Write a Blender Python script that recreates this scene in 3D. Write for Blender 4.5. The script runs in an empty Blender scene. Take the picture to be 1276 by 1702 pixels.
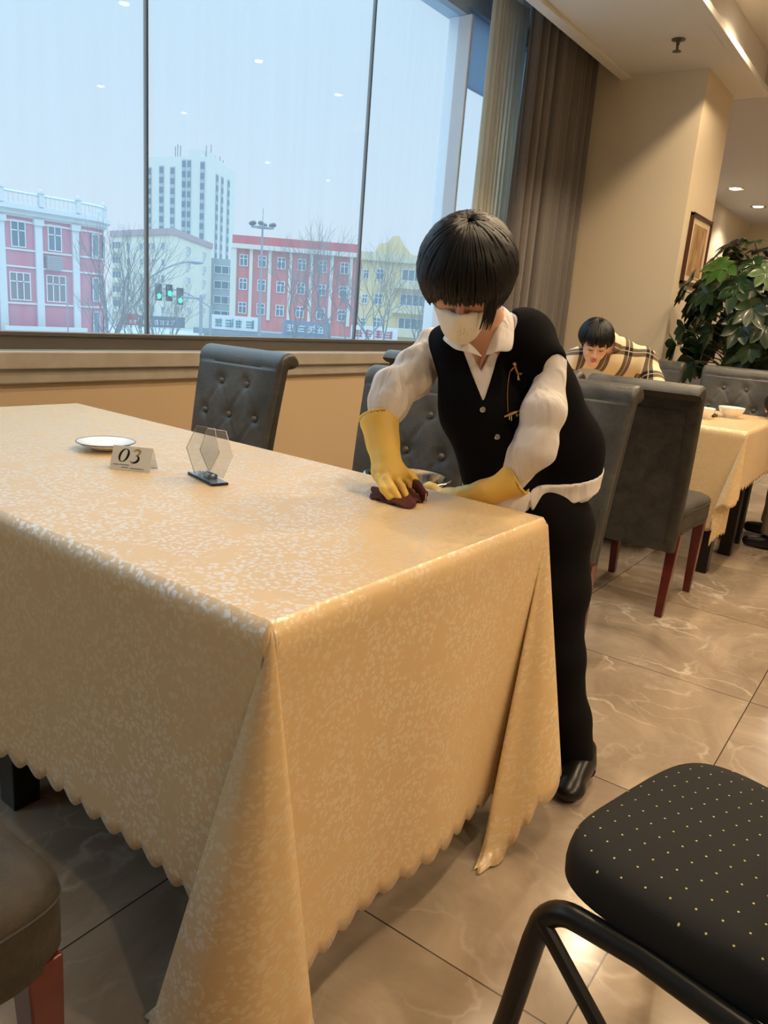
import bpy, bmesh, math, random
import numpy as np
from mathutils import Vector, Matrix
random.seed(7)
rng = np.random.default_rng(5)
sc = bpy.context.scene
COL = sc.collection
R = math.radians

# ------------------------------------------------------------------ camera
cd = bpy.data.cameras.new('camera')
cam = bpy.data.objects.new('camera', cd)
COL.objects.link(cam)
_fw = Vector((math.cos(R(34.748)) * math.cos(R(14.773)), math.sin(R(34.748)) * math.cos(R(14.773)), -math.sin(R(14.773))))
_r = _fw.cross(Vector((0, 0, 1))).normalized()
_u = _r.cross(_fw)
_a = R(4.573)
_r2 = _r * math.cos(_a) + _u * math.sin(_a)
_u2 = -_r * math.sin(_a) + _u * math.cos(_a)
M = Matrix.Identity(4)
for i in range(3):
    M[i][0] = _r2[i]; M[i][1] = _u2[i]; M[i][2] = -_fw[i]
M.translation = Vector((0, 0, 1.2))
cam.matrix_world = M
cd.sensor_fit = 'VERTICAL'
cd.sensor_height = 36.0
cd.lens = 26.895
cd.clip_start = 0.02
cd.clip_end = 900
sc.camera = cam
sc.view_settings.view_transform = 'Standard'
sc.view_settings.look = 'None'
sc.view_settings.gamma = 1
sc.view_settings.use_curve_mapping = False
sc.view_settings.exposure = 0.0

# ------------------------------------------------------------------ world: overcast daylight
w = bpy.data.worlds.new('overcast_sky'); sc.world = w; w.use_nodes = True
nt = w.node_tree; nt.nodes.clear()
wo = nt.nodes.new('ShaderNodeOutputWorld'); bg = nt.nodes.new('ShaderNodeBackground')
tc = nt.nodes.new('ShaderNodeTexCoord'); sx = nt.nodes.new('ShaderNodeSeparateXYZ')
cr = nt.nodes.new('ShaderNodeValToRGB')
nt.links.new(tc.outputs['Generated'], sx.inputs[0]); nt.links.new(sx.outputs[2], cr.inputs[0])
e = cr.color_ramp.elements
e[0].position = 0.0; e[0].color = (0.60, 0.69, 0.78, 1)
e[1].position = 0.75; e[1].color = (0.46, 0.72, 0.90, 1)
x = e.new(0.25); x.color = (0.52, 0.67, 0.80, 1)
nt.links.new(cr.outputs[0], bg.inputs[0]); mr = nt.nodes.new('ShaderNodeMapRange'); mr.interpolation_type = 'SMOOTHSTEP'      # overcast sky: brighter overhead
mr.inputs['From Min'].default_value = .30; mr.inputs['From Max'].default_value = .68; mr.inputs['To Min'].default_value = 1.13; mr.inputs['To Max'].default_value = 3.8
nt.links.new(sx.outputs[2], mr.inputs[0]); nt.links.new(mr.outputs[0], bg.inputs[1])
nt.links.new(bg.outputs[0], wo.inputs[0])

# ------------------------------------------------------------------ interior lamps' light (warm ceiling lighting)
WARM = (1.0, 0.755, 0.48)
def area(name, loc, sx_, sy_, power, col=WARM, rot=(0, 0, 0)):
    l = bpy.data.lights.new(name, 'AREA'); l.shape = 'RECTANGLE'; l.size = sx_; l.size_y = sy_
    l.energy = power; l.color = col
    o = bpy.data.objects.new(name, l); o.location = loc; o.rotation_euler = rot
    COL.objects.link(o); return o
def spot(name, loc, power, ang=100, rad=0.04, col=WARM, blend=.6, rot=(0, 0, 0)):
    l = bpy.data.lights.new(name, 'SPOT'); l.energy = power; l.color = col; l.spot_size = R(ang)
    l.spot_blend = blend; l.shadow_soft_size = rad
    o = bpy.data.objects.new(name, l); o.location = loc; o.rotation_euler = rot
    COL.objects.link(o); return o
LAMPS = [(x, y) for y in (.35, -2.15) for x in (1.5, 2.9, 4.3, 5.8, 7.0)] + [(8.5, -2.15), (.1, -2.15)]  # the last one is unseen, added to brighten the near faces
for lx, ly in LAMPS:
    spot('downlight_light', (lx, ly, 3.33 if lx < 7.3 else 3.03), 68 if ly > 0 else 95, 140, .06)
for lx in (2.2, 3.6, 5.0, 6.1):
    spot('downlight_light', (lx, 1.33, 3.36), 56, 150)
for lx in (11.43, 12.97):
    spot('downlight_light', (lx, 2.72, 3.04), 60, 130, .06, (1, .9, .75))
FAR = [(9.4, .6), (11.4, .6), (13.4, .6), (9.9, -2.2), (12.4, -2.2)]
for lx, ly in FAR:
    spot('downlight_light', (lx, ly, 3.03), 75, 150, .06, (1, .9, .76))

# ------------------------------------------------------------------ helpers
def link(o):
    COL.objects.link(o); return o

def tag(o, label=None, cat=None, group=None, kind=None):
    if label: o['label'] = label
    if cat: o['category'] = cat
    if group: o['group'] = group
    if kind: o['kind'] = kind
    return o

def empty(name, loc=(0, 0, 0), rz=0.0, label=None, cat=None, group=None):
    o = bpy.data.objects.new(name, None); o.location = loc; o.rotation_euler = (0, 0, rz)
    o.empty_display_size = .1
    link(o); return tag(o, label, cat, group)

def copy_tree(o, parent=None):
    c = o.copy(); COL.objects.link(c); c.parent = parent
    for ch in list(o.children):
        copy_tree(ch, c)
    return c

class MB:
    def __init__(s):
        s.v = []; s.f = []; s.m = []
    def add(s, v, f, mi=0):
        b = len(s.v); s.v += [tuple(q) for q in v]
        s.f += [tuple(b + i for i in q) for q in f]; s.m += [mi] * len(f)
        return s
    def box(s, x0, x1, y0, y1, z0, z1, mi=0):
        v = [(x0, y0, z0), (x1, y0, z0), (x1, y1, z0), (x0, y1, z0), (x0, y0, z1), (x1, y0, z1), (x1, y1, z1), (x0, y1, z1)]
        f = [(0, 3, 2, 1), (4, 5, 6, 7), (0, 1, 5, 4), (1, 2, 6, 5), (2, 3, 7, 6), (3, 0, 4, 7)]
        return s.add(v, f, mi)
    def frus(s, c0, a0, b0, c1, a1, b1, mi=0):
        v = []
        for c, a, b in ((c0, a0, b0), (c1, a1, b1)):
            for sx_, sy_ in ((-1, -1), (1, -1), (1, 1), (-1, 1)):
                v.append((c[0] + sx_ * a, c[1] + sy_ * b, c[2]))
        return s.add(v, [(0, 3, 2, 1), (4, 5, 6, 7), (0, 1, 5, 4), (1, 2, 6, 5), (2, 3, 7, 6), (3, 0, 4, 7)], mi)
    def tube(s, pts, r, n=8, mi=0, closed=False, cap=True, flat=1.0):
        pts = [Vector(p) for p in pts]; N = len(pts)
        rr = r if hasattr(r, '__len__') else [r] * N
        v = []; prev = None
        for i, p in enumerate(pts):
            if closed: t = (pts[(i + 1) % N] - pts[i - 1])
            else: t = pts[min(i + 1, N - 1)] - pts[max(i - 1, 0)]
            if t.length < 1e-9: t = Vector((0, 0, 1))
            t.normalize()
            if prev is None:
                a = Vector((0, 0, 1)) if abs(t.z) < .9 else Vector((1, 0, 0))
                prev = (a - t * a.dot(t)).normalized()
            else:
                prev = (prev - t * prev.dot(t))
                prev = prev.normalized() if prev.length > 1e-9 else t.orthogonal().normalized()
            b = t.cross(prev)
            for k in range(n):
                an = 2 * math.pi * k / n
                v.append(p + prev * (math.cos(an) * rr[i]) + b * (math.sin(an) * rr[i] * flat))
        f = []
        for i in range(N if closed else N - 1):
            j = (i + 1) % N
            for k in range(n):
                f.append((i * n + k, i * n + (k + 1) % n, j * n + (k + 1) % n, j * n + k))
        if cap and not closed:
            f.append(tuple(range(n - 1, -1, -1))); f.append(tuple((N - 1) * n + k for k in range(n)))
        return s.add(v, f, mi)
    def lathe(s, prof, c=(0, 0, 0), n=24, mi=0, M=None):
        v = []; f = []
        for r_, z in prof:
            for k in range(n):
                a = 2 * math.pi * k / n
                p = Vector((r_ * math.cos(a), r_ * math.sin(a), z))
                if M is not None: p = M @ p
                v.append((p[0] + c[0], p[1] + c[1], p[2] + c[2]))
        for i in range(len(prof) - 1):
            for k in range(n):
                f.append((i * n + k, i * n + (k + 1) % n, (i + 1) * n + (k + 1) % n, (i + 1) * n + k))
        if prof[0][0] > 1e-6: f.append(tuple(range(n - 1, -1, -1)))
        if prof[-1][0] > 1e-6: f.append(tuple((len(prof) - 1) * n + k for k in range(n)))
        return s.add(v, f, mi)
    def ell(s, c, r, n=12, m=8, mi=0, M=None):
        prof = [(math.sin(math.pi * i / m), -math.cos(math.pi * i / m)) for i in range(m + 1)]
        v = []; f = []
        for a, z in prof:
            for k in range(n):
                t = 2 * math.pi * k / n
                p = Vector((a * math.cos(t) * r[0], a * math.sin(t) * r[1], z * r[2]))
                if M is not None: p = M @ p
                v.append((p[0] + c[0], p[1] + c[1], p[2] + c[2]))
        for i in range(m):
            for k in range(n):
                f.append((i * n + k, i * n + (k + 1) % n, (i + 1) * n + (k + 1) % n, (i + 1) * n + k))
        return s.add(v, f, mi)
    def prism(s, poly, z0, z1, mi=0, T=None):
        n = len(poly)
        v = [(x, y, z0) for x, y in poly] + [(x, y, z1) for x, y in poly]
        if T: v = [T(p) for p in v]
        f = [tuple(range(n - 1, -1, -1)), tuple(range(n, 2 * n))] + [(i, (i + 1) % n, n + (i + 1) % n, n + i) for i in range(n)]
        return s.add(v, f, mi)
    def build(s, name, mat, parent=None, smooth=False, bevel=0, seg=2, solid=0, sub=0, loc=None, ang=35, kind=None):
        me = bpy.data.meshes.new(name); me.from_pydata(s.v, [], s.f)
        mats = mat if isinstance(mat, (list, tuple)) else [mat]
        for m_ in mats: me.materials.append(m_)
        if len(mats) > 1: me.polygons.foreach_set('material_index', s.m)
        bm = bmesh.new(); bm.from_mesh(me)
        bmesh.ops.remove_doubles(bm, verts=bm.verts, dist=1e-6)
        bmesh.ops.recalc_face_normals(bm, faces=bm.faces)
        if bevel:
            ed = [e_ for e_ in bm.edges if len(e_.link_faces) == 2 and e_.calc_face_angle(0) > R(30)]
            bmesh.ops.bevel(bm, geom=ed, offset=bevel, segments=seg, affect='EDGES', profile=.5, clamp_overlap=True)
        if smooth:
            for fa in bm.faces: fa.smooth = True
            for e_ in bm.edges:
                if len(e_.link_faces) == 2 and e_.calc_face_angle(0) > R(ang): e_.smooth = False
        bm.to_mesh(me); bm.free()
        o = bpy.data.objects.new(name, me); link(o)
        if parent is not None: o.parent = parent
        if loc: o.location = loc
        if solid:
            md = o.modifiers.new('solid', 'SOLIDIFY'); md.thickness = solid; md.offset = 0
        if sub:
            md = o.modifiers.new('sub', 'SUBSURF'); md.levels = sub; md.render_levels = sub
        if kind: o['kind'] = kind
        return o

def grid_faces(nu, nv, cu=False):
    f = []
    for i in range(nu if cu else nu - 1):
        for j in range(nv - 1):
            a = i * nv + j; b = ((i + 1) % nu) * nv + j
            f.append((a, b, b + 1, a + 1))
    return f

# ------------------------------------------------------------------ materials
MATS = {}
def mat(name, col, rough=.6, metal=0, bump=0, bscale=80, var=0, vscale=6, spec=.5, sheen=0, trans=0, ior=1.45, emit=0, coat=0, sss=0):
    if name in MATS: return MATS[name]
    m = bpy.data.materials.new(name); m.use_nodes = True; MATS[name] = m
    n = m.node_tree.nodes; l = m.node_tree.links; b = n['Principled BSDF']
    c = tuple(col) + (1,)
    b.inputs['Base Color'].default_value = c; b.inputs['Roughness'].default_value = rough
    b.inputs['Metallic'].default_value = metal; b.inputs['Specular IOR Level'].default_value = spec
    b.inputs['IOR'].default_value = ior
    if sheen: b.inputs['Sheen Weight'].default_value = sheen; b.inputs['Sheen Roughness'].default_value = .4
    if trans: b.inputs['Transmission Weight'].default_value = trans
    if coat: b.inputs['Coat Weight'].default_value = coat; b.inputs['Coat Roughness'].default_value = .1
    if sss:
        b.inputs['Subsurface Weight'].default_value = sss; b.inputs['Subsurface Radius'].default_value = (.01, .004, .002)
    if emit: b.inputs['Emission Color'].default_value = c; b.inputs['Emission Strength'].default_value = emit
    t = n.new('ShaderNodeTexCoord')
    if var:
        nz = n.new('ShaderNodeTexNoise'); nz.inputs['Scale'].default_value = vscale; nz.inputs['Detail'].default_value = 5
        l.new(t.outputs['Object'], nz.inputs[0])
        r_ = n.new('ShaderNodeValToRGB'); r_.color_ramp.elements[0].position = .3; r_.color_ramp.elements[1].position = .7
        r_.color_ramp.elements[0].color = tuple(max(0, x * (1 - var)) for x in col) + (1,)
        r_.color_ramp.elements[1].color = tuple(min(1, x * (1 + var)) for x in col) + (1,)
        l.new(nz.outputs[0], r_.inputs[0]); l.new(r_.outputs[0], b.inputs['Base Color'])
    if bump:
        nz = n.new('ShaderNodeTexNoise'); nz.inputs['Scale'].default_value = bscale; nz.inputs['Detail'].default_value = 4
        l.new(t.outputs['Object'], nz.inputs[0])
        bp = n.new('ShaderNodeBump'); bp.inputs['Strength'].default_value = bump; bp.inputs['Distance'].default_value = .004
        l.new(nz.outputs[0], bp.inputs['Height']); l.new(bp.outputs[0], b.inputs['Normal'])
    return m

def srgb(r, g, b):
    return tuple((x / 255 / 12.92 if x / 255 <= .04045 else ((x / 255 + .055) / 1.055) ** 2.4) for x in (r, g, b))

m_wall = mat('wall_paint', srgb(222, 208, 182), .75, bump=.15, bscale=220)
m_wall_low = mat('wall_under_window', srgb(205, 180, 145), .7, bump=.1, bscale=200)
m_ceil = mat('ceiling_paint', srgb(226, 222, 214), .8)
m_sill = mat('sill_stone', srgb(176, 168, 155), .35, var=.1, vscale=12)
m_frame = mat('window_aluminium', srgb(120, 116, 112), .35, metal=.6)
m_frame_light = mat('window_jamb', srgb(228, 228, 232), .5)
m_dark = mat('dark_gap', (.01, .012, .014), .6)
m_wood = mat('red_brown_wood', srgb(92, 30, 22), .3, var=.25, vscale=18, coat=.4)
m_black_wood = mat('black_wood', srgb(24, 18, 17), .35)
m_pipe = mat('chair_piping', srgb(46, 44, 40), .6)
m_button = mat('chair_button', srgb(96, 92, 88), .35, spec=.6)
m_steel = mat('steel', (.75, .76, .78), .12, metal=1)
m_black_metal = mat('black_enamel', srgb(22, 21, 21), .32, spec=.5)
m_white_ceramic = mat('white_ceramic', srgb(245, 243, 238), .12, coat=.5)
m_emit_warm = mat('lamp_lens', (1, .9, .72), .4, emit=30)
m_chrome = mat('lamp_ring', (.8, .78, .74), .25, metal=1)

def nodes_of(name):
    m = bpy.data.materials.new(name); m.use_nodes = True; MATS[name] = m
    return m, m.node_tree.nodes, m.node_tree.links, m.node_tree.nodes['Principled BSDF']

def N(n, typ, **kw):
    x = n.new(typ)
    for k, v in kw.items():
        if k.startswith('i_'):
            key = k[2:]; key = int(key) if key.isdigit() else key.replace('_', ' ')
            x.inputs[key].default_value = v
        else: setattr(x, k, v)
    return x

def ramp(n, stops, interp='LINEAR'):
    r_ = n.new('ShaderNodeValToRGB'); r_.color_ramp.interpolation = interp
    el = r_.color_ramp.elements
    el[0].position, el[0].color = stops[0][0], tuple(stops[0][1]) + (1,)
    el[1].position, el[1].color = stops[1][0], tuple(stops[1][1]) + (1,)
    for p, c in stops[2:]:
        x = el.new(p); x.color = tuple(c) + (1,)
    return r_

# marble floor with tile joints
def make_floor_mat():
    m, n, l, b = nodes_of('marble_tiles')
    t = N(n, 'ShaderNodeNewGeometry')
    sep = N(n, 'ShaderNodeSeparateXYZ'); l.new(t.outputs['Position'], sep.inputs[0])
    def joint(out, off, per):
        a = N(n, 'ShaderNodeMath', operation='SUBTRACT', i_1=off); l.new(out, a.inputs[0])
        d = N(n, 'ShaderNodeMath', operation='DIVIDE', i_1=per); l.new(a.outputs[0], d.inputs[0])
        fr = N(n, 'ShaderNodeMath', operation='FRACT'); l.new(d.outputs[0], fr.inputs[0])
        s_ = N(n, 'ShaderNodeMath', operation='SUBTRACT', i_1=.5); l.new(fr.outputs[0], s_.inputs[0])
        ab = N(n, 'ShaderNodeMath', operation='ABSOLUTE'); l.new(s_.outputs[0], ab.inputs[0])
        g = N(n, 'ShaderNodeMath', operation='GREATER_THAN', i_1=.5 - .0022); l.new(ab.outputs[0], g.inputs[0])
        fl = N(n, 'ShaderNodeMath', operation='FLOOR'); l.new(d.outputs[0], fl.inputs[0])
        return g.outputs[0], fl.outputs[0]
    gx, fx = joint(sep.outputs[0], 1.098, .806); gy, fy = joint(sep.outputs[1], .296, .806)
    mx = N(n, 'ShaderNodeMath', operation='MAXIMUM'); l.new(gx, mx.inputs[0]); l.new(gy, mx.inputs[1])
    # shift the veining from tile to tile
    cmb = N(n, 'ShaderNodeCombineXYZ'); l.new(fx, cmb.inputs[0]); l.new(fy, cmb.inputs[1])
    wn = N(n, 'ShaderNodeTexWhiteNoise'); l.new(cmb.outputs[0], wn.inputs[0])
    vs = N(n, 'ShaderNodeVectorMath', operation='SCALE'); vs.inputs['Scale'].default_value = 9; l.new(wn.outputs['Color'], vs.inputs[0])
    ad = N(n, 'ShaderNodeVectorMath', operation='ADD'); l.new(t.outputs['Position'], ad.inputs[0]); l.new(vs.outputs[0], ad.inputs[1])
    n1 = N(n, 'ShaderNodeTexNoise', i_Scale=2.2, i_Detail=9, i_Roughness=.65, i_Distortion=.8); l.new(ad.outputs[0], n1.inputs[0])
    base = ramp(n, [(.3, srgb(136, 118, 98)), (.7, srgb(186, 168, 146)), (.5, srgb(160, 143, 124))]); l.new(n1.outputs[0], base.inputs[0])
    dist = N(n, 'ShaderNodeTexNoise', i_Scale=1.6, i_Detail=6); l.new(ad.outputs[0], dist.inputs[0])
    mixv = N(n, 'ShaderNodeVectorMath', operation='SCALE'); mixv.inputs['Scale'].default_value = 1.1; l.new(dist.outputs['Color'], mixv.inputs[0])
    ad2 = N(n, 'ShaderNodeVectorMath', operation='ADD'); l.new(ad.outputs[0], ad2.inputs[0]); l.new(mixv.outputs[0], ad2.inputs[1])
    prevc = base.outputs[0]
    for sc_, wd, k in ((1.7, .008, .5), (3.9, .012, .22)):
        vo = N(n, 'ShaderNodeTexVoronoi', feature='DISTANCE_TO_EDGE', i_Scale=sc_); l.new(ad2.outputs[0], vo.inputs[0])
        rv = ramp(n, [(0, (k, k, k)), (wd * 3, (0, 0, 0))]); l.new(vo.outputs['Distance'], rv.inputs[0])
        nm = N(n, 'ShaderNodeTexNoise', i_Scale=3.5, i_Detail=3); l.new(ad.outputs[0], nm.inputs[0])
        rm = ramp(n, [(.42, (0, 0, 0)), (.6, (1, 1, 1))]); l.new(nm.outputs[0], rm.inputs[0])
        mu = N(n, 'ShaderNodeMath', operation='MULTIPLY'); l.new(rv.outputs[0], mu.inputs[0]); l.new(rm.outputs[0], mu.inputs[1])
        mc = N(n, 'ShaderNodeMixRGB'); mc.inputs[2].default_value = srgb(232, 220, 202) + (1,)
        l.new(mu.outputs[0], mc.inputs[0]); l.new(prevc, mc.inputs[1]); prevc = mc.outputs[0]
    mj = N(n, 'ShaderNodeMixRGB'); mj.inputs[2].default_value = srgb(70, 58, 46) + (1,)
    l.new(mx.outputs[0], mj.inputs[0]); l.new(prevc, mj.inputs[1]); l.new(mj.outputs[0], b.inputs['Base Color'])
    b.inputs['Roughness'].default_value = .16; b.inputs['Specular IOR Level'].default_value = .55
    return m
m_floor = make_floor_mat()

# suede / worn leather of the dining chairs
def make_suede(name, c0, c1, c2, rough, sc_=5):
    m, n, l, b = nodes_of(name)
    t = N(n, 'ShaderNodeTexCoord')
    n1 = N(n, 'ShaderNodeTexNoise', i_Scale=sc_, i_Detail=8, i_Roughness=.7, i_Distortion=.5); l.new(t.outputs['Object'], n1.inputs[0])
    r_ = ramp(n, [(.3, c0), (.75, c2), (.52, c1)]); l.new(n1.outputs[0], r_.inputs[0]); l.new(r_.outputs[0], b.inputs['Base Color'])
    rr = ramp(n, [(.3, (rough - .1,) * 3), (.7, (rough + .1,) * 3)]); l.new(n1.outputs[0], rr.inputs[0]); l.new(rr.outputs[0], b.inputs['Roughness'])
    n2 = N(n, 'ShaderNodeTexNoise', i_Scale=140, i_Detail=5); l.new(t.outputs['Object'], n2.inputs[0])
    bp = N(n, 'ShaderNodeBump', i_Strength=.35, i_Distance=.003); l.new(n2.outputs[0], bp.inputs['Height']); l.new(bp.outputs[0], b.inputs['Normal'])
    b.inputs['Specular IOR Level'].default_value = .5
    return m
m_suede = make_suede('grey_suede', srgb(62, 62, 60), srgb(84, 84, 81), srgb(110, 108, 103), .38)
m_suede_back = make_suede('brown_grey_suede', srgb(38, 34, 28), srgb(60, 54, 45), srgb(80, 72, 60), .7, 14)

# damask tablecloth
def make_cloth_mat():
    m, n, l, b = nodes_of('damask_tablecloth')
    t = N(n, 'ShaderNodeTexCoord')
    uv = t.outputs['UV']
    d = N(n, 'ShaderNodeTexNoise', i_Scale=45, i_Detail=3); l.new(uv, d.inputs[0])
    s_ = N(n, 'ShaderNodeVectorMath', operation='SCALE'); s_.inputs['Scale'].default_value = .03; l.new(d.outputs['Color'], s_.inputs[0])
    a = N(n, 'ShaderNodeVectorMath', operation='ADD'); l.new(uv, a.inputs[0]); l.new(s_.outputs[0], a.inputs[1])
    vo = N(n, 'ShaderNodeTexVoronoi', i_Scale=86); l.new(a.outputs[0], vo.inputs[0])
    r1 = ramp(n, [(.36, (1, 1, 1)), (.5, (0, 0, 0))]); l.new(vo.outputs['Distance'], r1.inputs[0])
    nb = N(n, 'ShaderNodeTexNoise', i_Scale=13, i_Detail=2); l.new(uv, nb.inputs[0])
    r2 = ramp(n, [(.36, (0, 0, 0)), (.46, (1, 1, 1))]); l.new(nb.outputs[0], r2.inputs[0])
    mu = N(n, 'ShaderNodeMath', operation='MULTIPLY'); l.new(r1.outputs[0], mu.inputs[0]); l.new(r2.outputs[0], mu.inputs[1])
    mc = N(n, 'ShaderNodeMixRGB'); mc.inputs[1].default_value = srgb(226, 192, 138) + (1,); mc.inputs[2].default_value = srgb(233, 206, 160) + (1,)
    l.new(mu.outputs[0], mc.inputs[0]); l.new(mc.outputs[0], b.inputs['Base Color'])
    ro = N(n, 'ShaderNodeMapRange'); ro.inputs['To Min'].default_value = .5; ro.inputs['To Max'].default_value = .3
    l.new(mu.outputs[0], ro.inputs[0]); l.new(ro.outputs[0], b.inputs['Roughness'])
    cw = N(n, 'ShaderNodeMapRange'); cw.inputs['To Min'].default_value = .2; cw.inputs['To Max'].default_value = 1.0; l.new(mu.outputs[0], cw.inputs[0])
    n2 = N(n, 'ShaderNodeTexNoise', i_Scale=900, i_Detail=2); l.new(uv, n2.inputs[0])
    bp = N(n, 'ShaderNodeBump', i_Strength=.12, i_Distance=.002); l.new(n2.outputs[0], bp.inputs['Height'])
    b2 = N(n, 'ShaderNodeBump', i_Strength=.04, i_Distance=.001); l.new(mu.outputs[0], b2.inputs['Height']); l.new(bp.outputs[0], b2.inputs['Normal'])
    l.new(b2.outputs[0], b.inputs['Normal'])
    b.inputs['IOR'].default_value = 1.6; b.inputs['Coat Roughness'].default_value = .33; b.inputs['Coat IOR'].default_value = 2.45; l.new(cw.outputs[0], b.inputs['Coat Weight']); b.inputs['Sheen Weight'].default_value = .1
    return m
m_cloth = make_cloth_mat()

def make_glass():
    m = bpy.data.materials.new('window_glass'); m.use_nodes = True
    n = m.node_tree.nodes; l = m.node_tree.links; n.clear()
    o = N(n, 'ShaderNodeOutputMaterial'); tr = N(n, 'ShaderNodeBsdfTransparent'); tr.inputs[0].default_value = (.97, .985, .99, 1)
    gl = N(n, 'ShaderNodeBsdfGlossy'); gl.inputs['Roughness'].default_value = .02
    tl = N(n, 'ShaderNodeBsdfTranslucent'); tl.inputs[0].default_value = (.86, .93, .98, 1)
    fr = N(n, 'ShaderNodeFresnel', i_IOR=1.35)
    t = N(n, 'ShaderNodeNewGeometry'); mp = N(n, 'ShaderNodeMapping'); mp.inputs['Scale'].default_value = (20, 1, .8)
    l.new(t.outputs['Position'], mp.inputs[0])
    nz = N(n, 'ShaderNodeTexNoise', i_Scale=1.0, i_Detail=5, i_Roughness=.6, i_Distortion=.3); l.new(mp.outputs[0], nz.inputs[0])
    r_ = ramp(n, [(.3, (.12,) * 3), (.8, (.22,) * 3)]); l.new(nz.outputs[0], r_.inputs[0])  # streaky dirt film; its pale veil also stands in for outdoor haze
    m1 = N(n, 'ShaderNodeMixShader'); l.new(r_.outputs[0], m1.inputs[0]); l.new(tr.outputs[0], m1.inputs[1]); l.new(tl.outputs[0], m1.inputs[2])
    m2 = N(n, 'ShaderNodeMixShader'); l.new(fr.outputs[0], m2.inputs[0]); l.new(m1.outputs[0], m2.inputs[1]); l.new(gl.outputs[0], m2.inputs[2])
    l.new(m2.outputs[0], o.inputs[0]); return m
m_glass = make_glass()
def make_acrylic():
    m = bpy.data.materials.new('clear_acrylic'); m.use_nodes = True
    n = m.node_tree.nodes; l = m.node_tree.links; n.clear()
    o = N(n, 'ShaderNodeOutputMaterial'); tr = N(n, 'ShaderNodeBsdfTransparent'); tr.inputs[0].default_value = (.93, .94, .94, 1)
    gl = N(n, 'ShaderNodeBsdfGlossy'); gl.inputs['Roughness'].default_value = .05
    df = N(n, 'ShaderNodeBsdfDiffuse'); df.inputs[0].default_value = (.85, .86, .88, 1)
    fr = N(n, 'ShaderNodeFresnel', i_IOR=1.45)
    m1 = N(n, 'ShaderNodeMixShader'); m1.inputs[0].default_value = .07; l.new(tr.outputs[0], m1.inputs[1]); l.new(df.outputs[0], m1.inputs[2])
    m2 = N(n, 'ShaderNodeMixShader'); l.new(fr.outputs[0], m2.inputs[0]); l.new(m1.outputs[0], m2.inputs[1]); l.new(gl.outputs[0], m2.inputs[2])
    l.new(m2.outputs[0], o.inputs[0]); return m
m_acrylic = make_acrylic()
def make_sheer():
    m = bpy.data.materials.new('sheer_voile'); m.use_nodes = True
    n = m.node_tree.nodes; l = m.node_tree.links; n.clear()
    o = N(n, 'ShaderNodeOutputMaterial'); tr = N(n, 'ShaderNodeBsdfTransparent')
    df = N(n, 'ShaderNodeBsdfDiffuse'); df.inputs[0].default_value = srgb(245, 240, 228) + (1,)
    tl = N(n, 'ShaderNodeBsdfTranslucent'); tl.inputs[0].default_value = srgb(236, 230, 215) + (1,)
    a = N(n, 'ShaderNodeMixShader'); a.inputs[0].default_value = .65; l.new(df.outputs[0], a.inputs[1]); l.new(tl.outputs[0], a.inputs[2])
    b_ = N(n, 'ShaderNodeMixShader'); b_.inputs[0].default_value = .8; l.new(tr.outputs[0], b_.inputs[1]); l.new(a.outputs[0], b_.inputs[2])
    l.new(b_.outputs[0], o.inputs[0]); return m
m_sheer = make_sheer()
def film_mat():      # assumed blue film, put in so skylight brightens the dark strip
    m = bpy.data.materials.new('skylit_blue_film'); m.use_nodes = True
    n = m.node_tree.nodes; l = m.node_tree.links; n.clear()
    o = N(n, 'ShaderNodeOutputMaterial'); tl = N(n, 'ShaderNodeBsdfTranslucent'); tl.inputs[0].default_value = srgb(196, 208, 222) + (1,)
    df = N(n, 'ShaderNodeBsdfDiffuse'); df.inputs[0].default_value = srgb(150, 172, 200) + (1,)
    a = N(n, 'ShaderNodeMixShader'); a.inputs[0].default_value = .35; l.new(tl.outputs[0], a.inputs[1]); l.new(df.outputs[0], a.inputs[2])
    l.new(a.outputs[0], o.inputs[0]); return m
m_drape = mat('taupe_drape', srgb(108, 103, 100), .85, bump=.3, bscale=300, sheen=.3, var=.05, vscale=30)
# ================================================================== ROOM SHELL
def struct(name, mb, m, **k):
    o = mb.build(name, m, **k); o['kind'] = 'structure'; return o
struct('floor', MB().box(-3, 15.5, -5, 3.0, -.08, 0), m_floor)
struct('wall_window_side', MB().box(-3, 6.41, 3.0, 3.22, 0, .86), m_wall_low)
struct('trim_1', MB().box(-3, 6.41, 2.955, 3.14, .86, .93).box(-3, 6.41, 2.975, 3.14, .80, .86), m_sill, bevel=.006)   # stone sill with apron
mb = MB()
mb.box(-3, 5.17, 3.07, 3.16, .93, .995)                                  # bottom rail
mb.box(-3, 4.92, 3.06, 3.10, .985, 1.002)
struct('trim_2', mb, m_frame, bevel=.003)
m_reveal = mat('reveal_paint', srgb(160, 180, 205), .6)
m_film = film_mat()
mb = MB().box(-3, 4.945, 3.06, 3.22, 3.14, 3.5)
mb.box(4.945, 6.41, 3.06, 3.2, 3.2, 3.5).box(5.95, 6.41, 3.06, 3.2, .93, 3.2)
struct('window_8', MB().box(4.95, 5.06, 3.11, 3.13, .93, 3.2).box(5.06, 5.95, 3.11, 3.13, 2.75, 3.2).box(5.38, 5.45, 3.11, 3.13, .93, 2.75), m_film)
struct('wall_window_head', mb, m_reveal)
struct('trim_3', MB().box(4.92, 4.945, 3.02, 3.2, .93, 3.14), m_frame_light, bevel=.004)
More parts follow.
